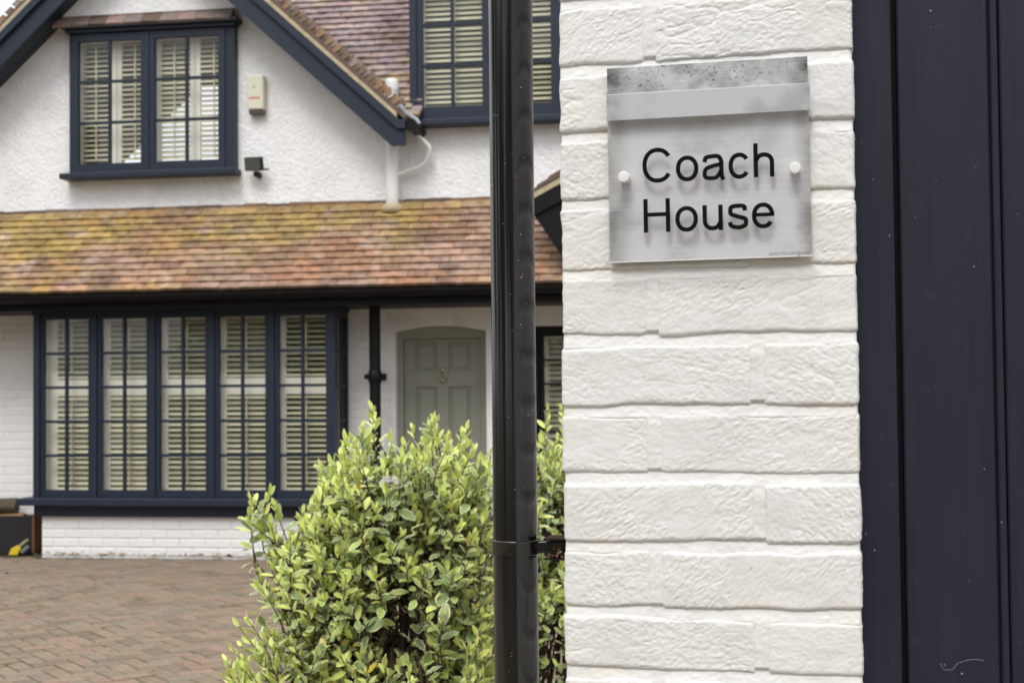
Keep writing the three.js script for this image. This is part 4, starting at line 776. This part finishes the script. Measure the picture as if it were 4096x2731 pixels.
  for (const [px, py] of [[2400 + 248 / 2.6133, 550 + 406 / 2.6133], [2400 + 2042 / 2.6133, 550 + 312 / 2.6133]]) { // stand-off fixings
    const zc = zA + 0.0125, p = C4(px, py, zc), r = 0.0061, k = group('standoff', t);
    mesh('cap', lathe([[0, 0], [r, 0], [r, 0.0083], [r - 0.0004, 0.0088], [0, 0.0088]], 32).rotateX(Math.PI / 2).translate(p.x, p.y, zc - 0.0088), capm, k);
    mesh('spacer', new THREE.CylinderGeometry(r * 0.92, r * 0.92, zA - zP - 0.0006, 24).rotateX(Math.PI / 2).translate(p.x, p.y, (zA + zP) / 2), capm, k);
  }
}

// ================================================================ SHRUBS
const leafShape = (wid, fold, curl, wave, ph, cIn, cRim) => { // one leaf of length 1 along +y, its face towards +z; the pale rim is part of the leaf
  const st = [0, 0.1, 0.26, 0.45, 0.63, 0.8, 0.92, 1], ac = [-1, -0.82, -0.76, 0, 0.76, 0.82, 1], P = [], C = [], I = [];
  st.forEach((t, i) => ac.forEach((a) => {
    const hw = wid * Math.pow(Math.sin(Math.PI * Math.pow(t * 0.96 + 0.02, 1.05)), 0.66) * (t < 0.12 ? 0.6 : 1), e = Math.abs(a);
    P.push(a * hw, t, fold * hw * e * e - curl * t * t + (e > 0.9 ? wave * Math.sin(t * 19 + ph + (a > 0 ? 1.6 : 0)) : 0));
    const rim = e > 0.79 || t > 0.97; C.push(...(rim ? cRim : cIn));
  }));
  for (let i = 0; i < st.length - 1; i++) for (let j = 0; j < 6; j++) { const q = i * 7 + j; I.push(q, q + 1, q + 8, q, q + 8, q + 7); }
  const g = new THREE.BufferGeometry(); g.setAttribute('position', new THREE.Float32BufferAttribute(P, 3)); g.setAttribute('color', new THREE.Float32BufferAttribute(C, 3)); g.setIndex(I); g.computeVertexNormals(); return g;
};
const leafMat = phy([1, 1, 1], 1, { vertexColors: true, transmission: 0.2, thickness: 0, clearcoat: 0.7, clearcoatRoughness: 0.3, side: THREE.DoubleSide });
const young = [], mature = [], yellow = [];
seed = 311;
for (let i = 0; i < 4; i++) {
  const k = rr(0.88, 1.12), q = rr(0.9, 1.1);
  young.push(leafShape(rr(0.19, 0.235), 0.35, rr(0.02, 0.14), 0.012, i * 2, [0.7 * k, 0.8 * k * q, 0.17], [0.84, 0.85, 0.55]));
  mature.push(leafShape(rr(0.23, 0.29), 0.12, rr(0.05, 0.24), 0.022, i * 3, [0.29 * k, 0.39 * k * q, 0.15], [0.8, 0.82, 0.5]));
  mature.push(leafShape(rr(0.22, 0.27), 0.16, rr(0.0, 0.16), 0.02, i * 3 + 1, [0.43 * k, 0.55 * k * q, 0.15], [0.8, 0.82, 0.48]));
}
yellow.push(leafShape(0.2, 0.15, 0.1, 0.02, 1, [0.62, 0.46, 0.03], [0.62, 0.5, 0.08]));
function shrub(name, base, lobes, shoots, trunkTop, label, nearest, seed0) {
  seed = seed0;
  const t = tag(group(name), label, 'shrub'); t.position.copy(base);
  const leaves = [], twigs = [], caps = [];
  const cell = (r0, r1) => Math.pow(lerp(r0 ** 3, r1 ** 3, rnd()), 1 / 3);
  for (let s = 0; s < shoots; s++) {
    const tot = lobes.reduce((a, l) => a + l.w, 0); let q = rnd() * tot, lb = lobes[0]; for (const l of lobes) if ((q -= l.w) <= 0) { lb = l; break; }
    const d = V(rr(-1, 1), rr(-0.55, 1), rr(-0.8, 1)).normalize(), k = cell(0.6, 1.04) * (1 + 0.2 * n3(d.x * 4 + seed0, d.y * 4, d.z * 4));
    const tip = V(lb.c[0] + d.x * lb.r[0] * k, lb.c[1] + d.y * lb.r[1] * k, lb.c[2] + d.z * lb.r[2] * k);
    if (tip.y < 0.12) continue;
    if (nearest && tip.z > -0.02) { const [ax, ay] = toPix(tip.clone().add(base)); if (Math.abs(ax - 930) < 34 && ay > 1290 && ay < 1500 && rnd() < 0.85) continue; } // the open heart of the bush, where its stem shows
    const dir = d.clone().multiplyScalar(0.55).add(V(rr(-0.35, 0.35), 0.8 + rr(-0.2, 0.25), rr(-0.3, 0.3))).normalize();
    const len = rr(0.11, 0.2) * (k > 0.92 ? 1.25 : 1), bend = V(rr(-1, 1), 0.2, rr(-1, 1)).multiplyScalar(0.12 * len);
    const b0 = tip.clone().addScaledVector(dir, -len).add(V(0, -0.12 * len, 0));
    const root = lb.c[3] ? V(...lb.c[3]) : trunkTop, far = b0.clone().lerp(root, 0.55).add(V(rr(-0.03, 0.03), rr(-0.04, 0.02), rr(-0.03, 0.03)));
    const curve = new THREE.CatmullRomCurve3([far, b0.clone(), b0.clone().lerp(tip, 0.5).add(bend), tip]);
    twigs.push(taper(curve, 0.0042, 0.0014, 10, 5));
    const x = V(0, 1, 0).cross(dir).normalize().lengthSq() > 0.01 ? V(0, 1, 0).cross(dir).normalize() : V(1, 0, 0);
    const old = rnd() < 0.3;
    const n = Math.round(len / 0.0145), ph = rr(0, 6.3);
    for (let i = 0; i < n; i++) {
      const f = i / (n - 1), u = 0.42 + 0.58 * Math.pow(f, 0.62), p = curve.getPointAt(Math.min(1, u)), tan = curve.getTangentAt(Math.min(1, u)), az = ph + i * 2.4;
      const side = x.clone().applyAxisAngle(dir, az), open = lerp(1.45, 0.3, Math.pow(f, 1.1)) + rr(-0.25, 0.25);
      const ld = tan.clone().multiplyScalar(Math.cos(open)).addScaledVector(side, Math.sin(open)).add(V(0, f < 0.5 ? -0.45 * rnd() : 0.1, 0)).normalize();
      const up = tan.clone().addScaledVector(ld, -tan.dot(ld)).normalize(), lx = ld.clone().cross(up).negate();
      const yg = f > 0.4 && !(old && f < 0.8), size = (yg ? lerp(0.051, 0.029, (f - 0.4) * 1.6) : rr(0.04, 0.059)) * rr(0.7, 1.2);
      const set = rnd() < 0.012 ? yellow : yg ? young : mature, g = set[Math.floor(rnd() * set.length)];
      const m = new THREE.Matrix4().makeBasis(V().crossVectors(ld, up), ld, up).multiply(new THREE.Matrix4().makeRotationY(rr(-0.5, 0.5))).scale(V(size, size, size)).setPosition(p);
      leaves.push({ g, m, p, s: toPix(p.clone().add(base)), k: size, front: tip.z });
    }
    if (rnd() < 0.4) for (let c = 0; c < 1 + rnd() * 2; c++) caps.push(curve.getPointAt(rr(0.35, 0.6)).add(V(rr(-0.008, 0.008), rr(-0.012, 0.004), rr(0, 0.01))));
  }
  // largest in the picture first: leaves facing out at the front of the bush, inside the frame and left of the pipe
  const sc = (l) => (l.s[0] > 500 && l.s[0] < 1122 && l.s[1] > 925 && l.s[1] < 1560 ? 0 : 50) - l.p.z * 4 - l.k * 20;
  leaves.sort((a, b) => sc(a) - sc(b));
  const rest = [];
  leaves.forEach((l, i) => { if (i < nearest) { const m = mesh('leaf', l.g, leafMat, t); m.applyMatrix4(l.m); } else rest.push(l.g.clone().applyMatrix4(l.m)); });
  kind(mesh('foliage', mergeGeometries(rest), leafMat, t), 'stuff');
  kind(mesh('twigs', mergeGeometries(twigs), std([0.075, 0.043, 0.028], 0.8), t), 'stuff');
  const cg = new THREE.IcosahedronGeometry(0.0052, 1).scale(1, 1.15, 1), cm = std([0.022, 0.008, 0.009], 0.55);
  caps.sort((a, b) => b.z - a.z).slice(0, nearest ? 170 : 40).forEach((p) => { mesh('seed_capsule', cg, cm, t).position.copy(p); });
  const limbs = lobes.map((l) => new THREE.CatmullRomCurve3([V(rr(-0.02, 0.02), 0, 0), trunkTop.clone().multiplyScalar(0.6).add(V(rr(-0.02, 0.02), 0, 0)), trunkTop.clone(), V(l.c[0], l.c[1], l.c[2])]));
  limbs.forEach((c, i) => mesh(i ? 'limb' : 'trunk', taper(c, i ? 0.011 : 0.0125, 0.005, 18, 8), std([0.06, 0.045, 0.034], 0.85, { map: speckle }), t));
  return t;
}
function taper(curve, r0, r1, n, seg) { // a tube that thins towards its end
  const P = [], I = [], fr = curve.computeFrenetFrames(n, false);
  for (let i = 0; i <= n; i++) { const p = curve.getPointAt(i / n), r = lerp(r0, r1, i / n); for (let j = 0; j < seg; j++) { const a = j / seg * Math.PI * 2; const q = p.clone().addScaledVector(fr.normals[i], Math.cos(a) * r).addScaledVector(fr.binormals[i], Math.sin(a) * r); P.push(q.x, q.y, q.z); } }
  for (let i = 0; i < n; i++) for (let j = 0; j < seg; j++) { const a = i * seg + j, b = i * seg + (j + 1) % seg; I.push(a, b, b + seg, a, b + seg, a + seg); }
  const g = new THREE.BufferGeometry(); g.setAttribute('position', new THREE.Float32BufferAttribute(P, 3)); g.setIndex(I); g.computeVertexNormals();
  const uv = new Float32Array(P.length / 3 * 2); for (let i = 0; i < uv.length / 2; i++) { uv[2 * i] = (i % seg) / seg * 0.1; uv[2 * i + 1] = Math.floor(i / seg) / n; } g.setAttribute('uv', new THREE.BufferAttribute(uv, 2)); return g;
}
{
  const zS = -4.25, b = W(930, 1500, zS), base = V(b.x, 0, zS), L = (px, py, dz = 0) => { const p = W(px, py, zS + dz); return [p.x - base.x, p.y, dz]; }, s = Math.abs(zS) * K / F / Math.cos(0.16);
  kind(mesh('planting_bed', uvm(new THREE.CylinderGeometry(1.1, 1.2, 0.08, 28).scale(1.3, 1, 0.8).translate(base.x + 0.3, 0.02, zS - 0.3)), M.soil), 'structure');
  shrub('variegated_shrub', base, [
    { c: L(925, 1290), r: [245 * s, 345 * s, 0.26], w: 4.6 },
    { c: L(765, 1400, 0.04), r: [190 * s, 245 * s, 0.24], w: 2.6 },
    { c: L(1050, 1310, -0.03), r: [140 * s, 365 * s, 0.24], w: 2.8 },
    { c: L(660, 1575, 0.06), r: [170 * s, 130 * s, 0.2], w: 1.5 },
    { c: L(920, 1640, 0.06), r: [330 * s, 230 * s, 0.26], w: 2.4 },
    { c: L(675, 1190, 0.0), r: [115 * s, 95 * s, 0.1], w: 0.6 },
  ], 780, V(0, W(930, 1350, zS).y, 0), 'variegated evergreen shrub with lime young shoots left of the drainpipe', 300, 1201);
  const z2 = -5.6, c2 = W(1290, 1500, z2), base2 = V(c2.x, 0, z2), L2 = (px, py, dz = 0) => { const p = W(px, py, z2 + dz); return [p.x - base2.x, p.y, dz]; }, s2 = Math.abs(z2) * K / F;
  shrub('variegated_shrub', base2, [{ c: L2(1290, 1200), r: [110 * s2, 270 * s2, 0.3], w: 2 }, { c: L2(1300, 1500), r: [200 * s2, 260 * s2, 0.35], w: 2 }], 330, V(0, 0.6, 0), 'variegated shrub in the gap between the drainpipe and the pier', 0, 77);
  // a white feather caught on the bush
  const f = W(1545, 1105, zS + 0.3), fp = W(886, 1105, zS + 0.26), fs = [], ax = new THREE.CatmullRomCurve3([fp.clone().add(V(-0.024, -0.008, 0)), fp.clone().add(V(-0.005, 0.005, 0.004)), fp.clone().add(V(0.02, 0.003, 0.004)), fp.clone().add(V(0.036, -0.006, 0))]);
  const fe = tag(group('feather'), 'small white feather caught among the shrub leaves', 'feather');
  mesh('quill', taper(ax, 0.0006, 0.0002, 12, 5), M.whitePlastic, fe);
  const bl = []; seed = 9;
  for (let i = 0; i < 160; i++) { const u = rr(0.05, 1), p = ax.getPointAt(u), sd = i % 2 ? 1 : -1, e = p.clone().add(V(rr(0.004, 0.012), sd * rr(0.005, 0.012), rr(-0.005, 0.006))); bl.push(taper(new THREE.CatmullRomCurve3([p, p.clone().lerp(e, 0.5).add(V(0, 0.001, 0)), e]), 0.0005, 0.00015, 3, 3)); }
  kind(mesh('barbs', mergeGeometries(bl), std([0.85, 0.85, 0.84], 0.9), fe), 'stuff');
}
{ // loose cobweb thread stuck to the boarded door
  const P = (x, y) => Q(x, y, -0.0415).applyAxisAngle(V(0, 1, 0), cRot).add(coach.position);
  mesh('cobweb_thread', tube([P(2160, 1523), P(2168, 1537), P(2182, 1538.5), P(2189, 1537), P(2200, 1524), P(2212, 1519), P(2232, 1514), P(2262, 1516)], 0.00012, 5, 60), std([0.5, 0.5, 0.48], 0.8));
  tag(scene.children[scene.children.length - 1], 'pale curled cobweb thread stuck low on the dark door', 'cobweb');
}

// ================================================================ trees across the lane, behind the camera: the windows mirror them
{
  const lg = new THREE.PlaneGeometry(0.22, 0.3, 1, 2); { const p = lg.attributes.position; for (let i = 0; i < p.count; i++) if (Math.abs(p.getY(i)) > 0.05) p.setX(i, p.getX(i) * 0.35); lg.computeVertexNormals(); }
  const lm = [[0.075, 0.12, 0.03], [0.1, 0.14, 0.035], [0.13, 0.15, 0.04]].map((c) => std(c, 0.7, { side: THREE.DoubleSide }));
  const rowOf = [[-11, 11, 9, 3.4, 'broad tree opposite the gable'], [-4.5, 14, 11.5, 4, 'tallest spreading tree opposite the bay window'], [-8, 5.5, 5, 2.2, 'low bushy tree beside the driveway opposite the log box'], [3.5, 13, 9, 3.6, 'rounded tree across the lane opposite the pier'], [-16, 2, 8.5, 3.4, 'loose-crowned tree at the open end of the driveway'], [-18, 10, 10, 3.8, 'big tree behind the loose-crowned one'], [9, 10, 9.5, 3.6, 'big tree opposite the boarded door'], [-0.5, 10.5, 7, 2.8, 'small tree between the tallest and the rounded one'], [-14, -4, 8, 3, 'tree standing off the end of the house']];
  rowOf.forEach(([x, z, h, r, lab], i) => {
    seed = 500 + i * 31;
    const t = tag(group('garden_tree'), lab, 'tree', 'trees across the lane'); t.position.set(x, -0.06, z);
    mesh('trunk', taper(new THREE.CatmullRomCurve3([V(0, 0, 0), V(rr(-0.2, 0.2), h * 0.3, 0), V(rr(-0.3, 0.3), h * 0.6, 0.1), V(0, h * 0.85, 0)]), 0.24, 0.06, 14, 9), M.bark, t);
    const blobs = Array.from({ length: 20 }, () => { const d = V(rr(-1, 1), rr(-1, 1), rr(-1, 1)).normalize().multiplyScalar(rr(0.4, 0.95)); return [d.x * r, h * 0.52 + d.y * h * 0.44, d.z * r, rr(0.5, 1.0) * r * 0.42]; });
    blobs.slice(0, 8).forEach((b) => mesh('limb', taper(new THREE.CatmullRomCurve3([V(0, h * 0.35, 0), V(b[0] * 0.4, lerp(h * 0.4, b[1], 0.5), b[2] * 0.4), V(b[0], b[1], b[2])]), 0.09, 0.02, 8, 6), M.bark, t));
    const by = [[], [], []];
    for (let q = 0; q < 2200; q++) {
      const b = blobs[Math.floor(rnd() * blobs.length)], d = V(rr(-1, 1), rr(-1, 1), rr(-1, 1)).normalize().multiplyScalar(b[3] * Math.pow(rnd(), 0.4)), sc = rr(0.9, 1.8);
      by[q % 3].push(lg.clone().scale(sc, sc, sc).rotateX(rr(0, 6.3)).rotateY(rr(0, 6.3)).translate(b[0] + d.x, b[1] + d.y, b[2] + d.z));
    }
    by.forEach((l, k) => kind(mesh('crown', mergeGeometries(l), lm[k], t), 'stuff'));
  });
}

renderer.render(scene, camera);
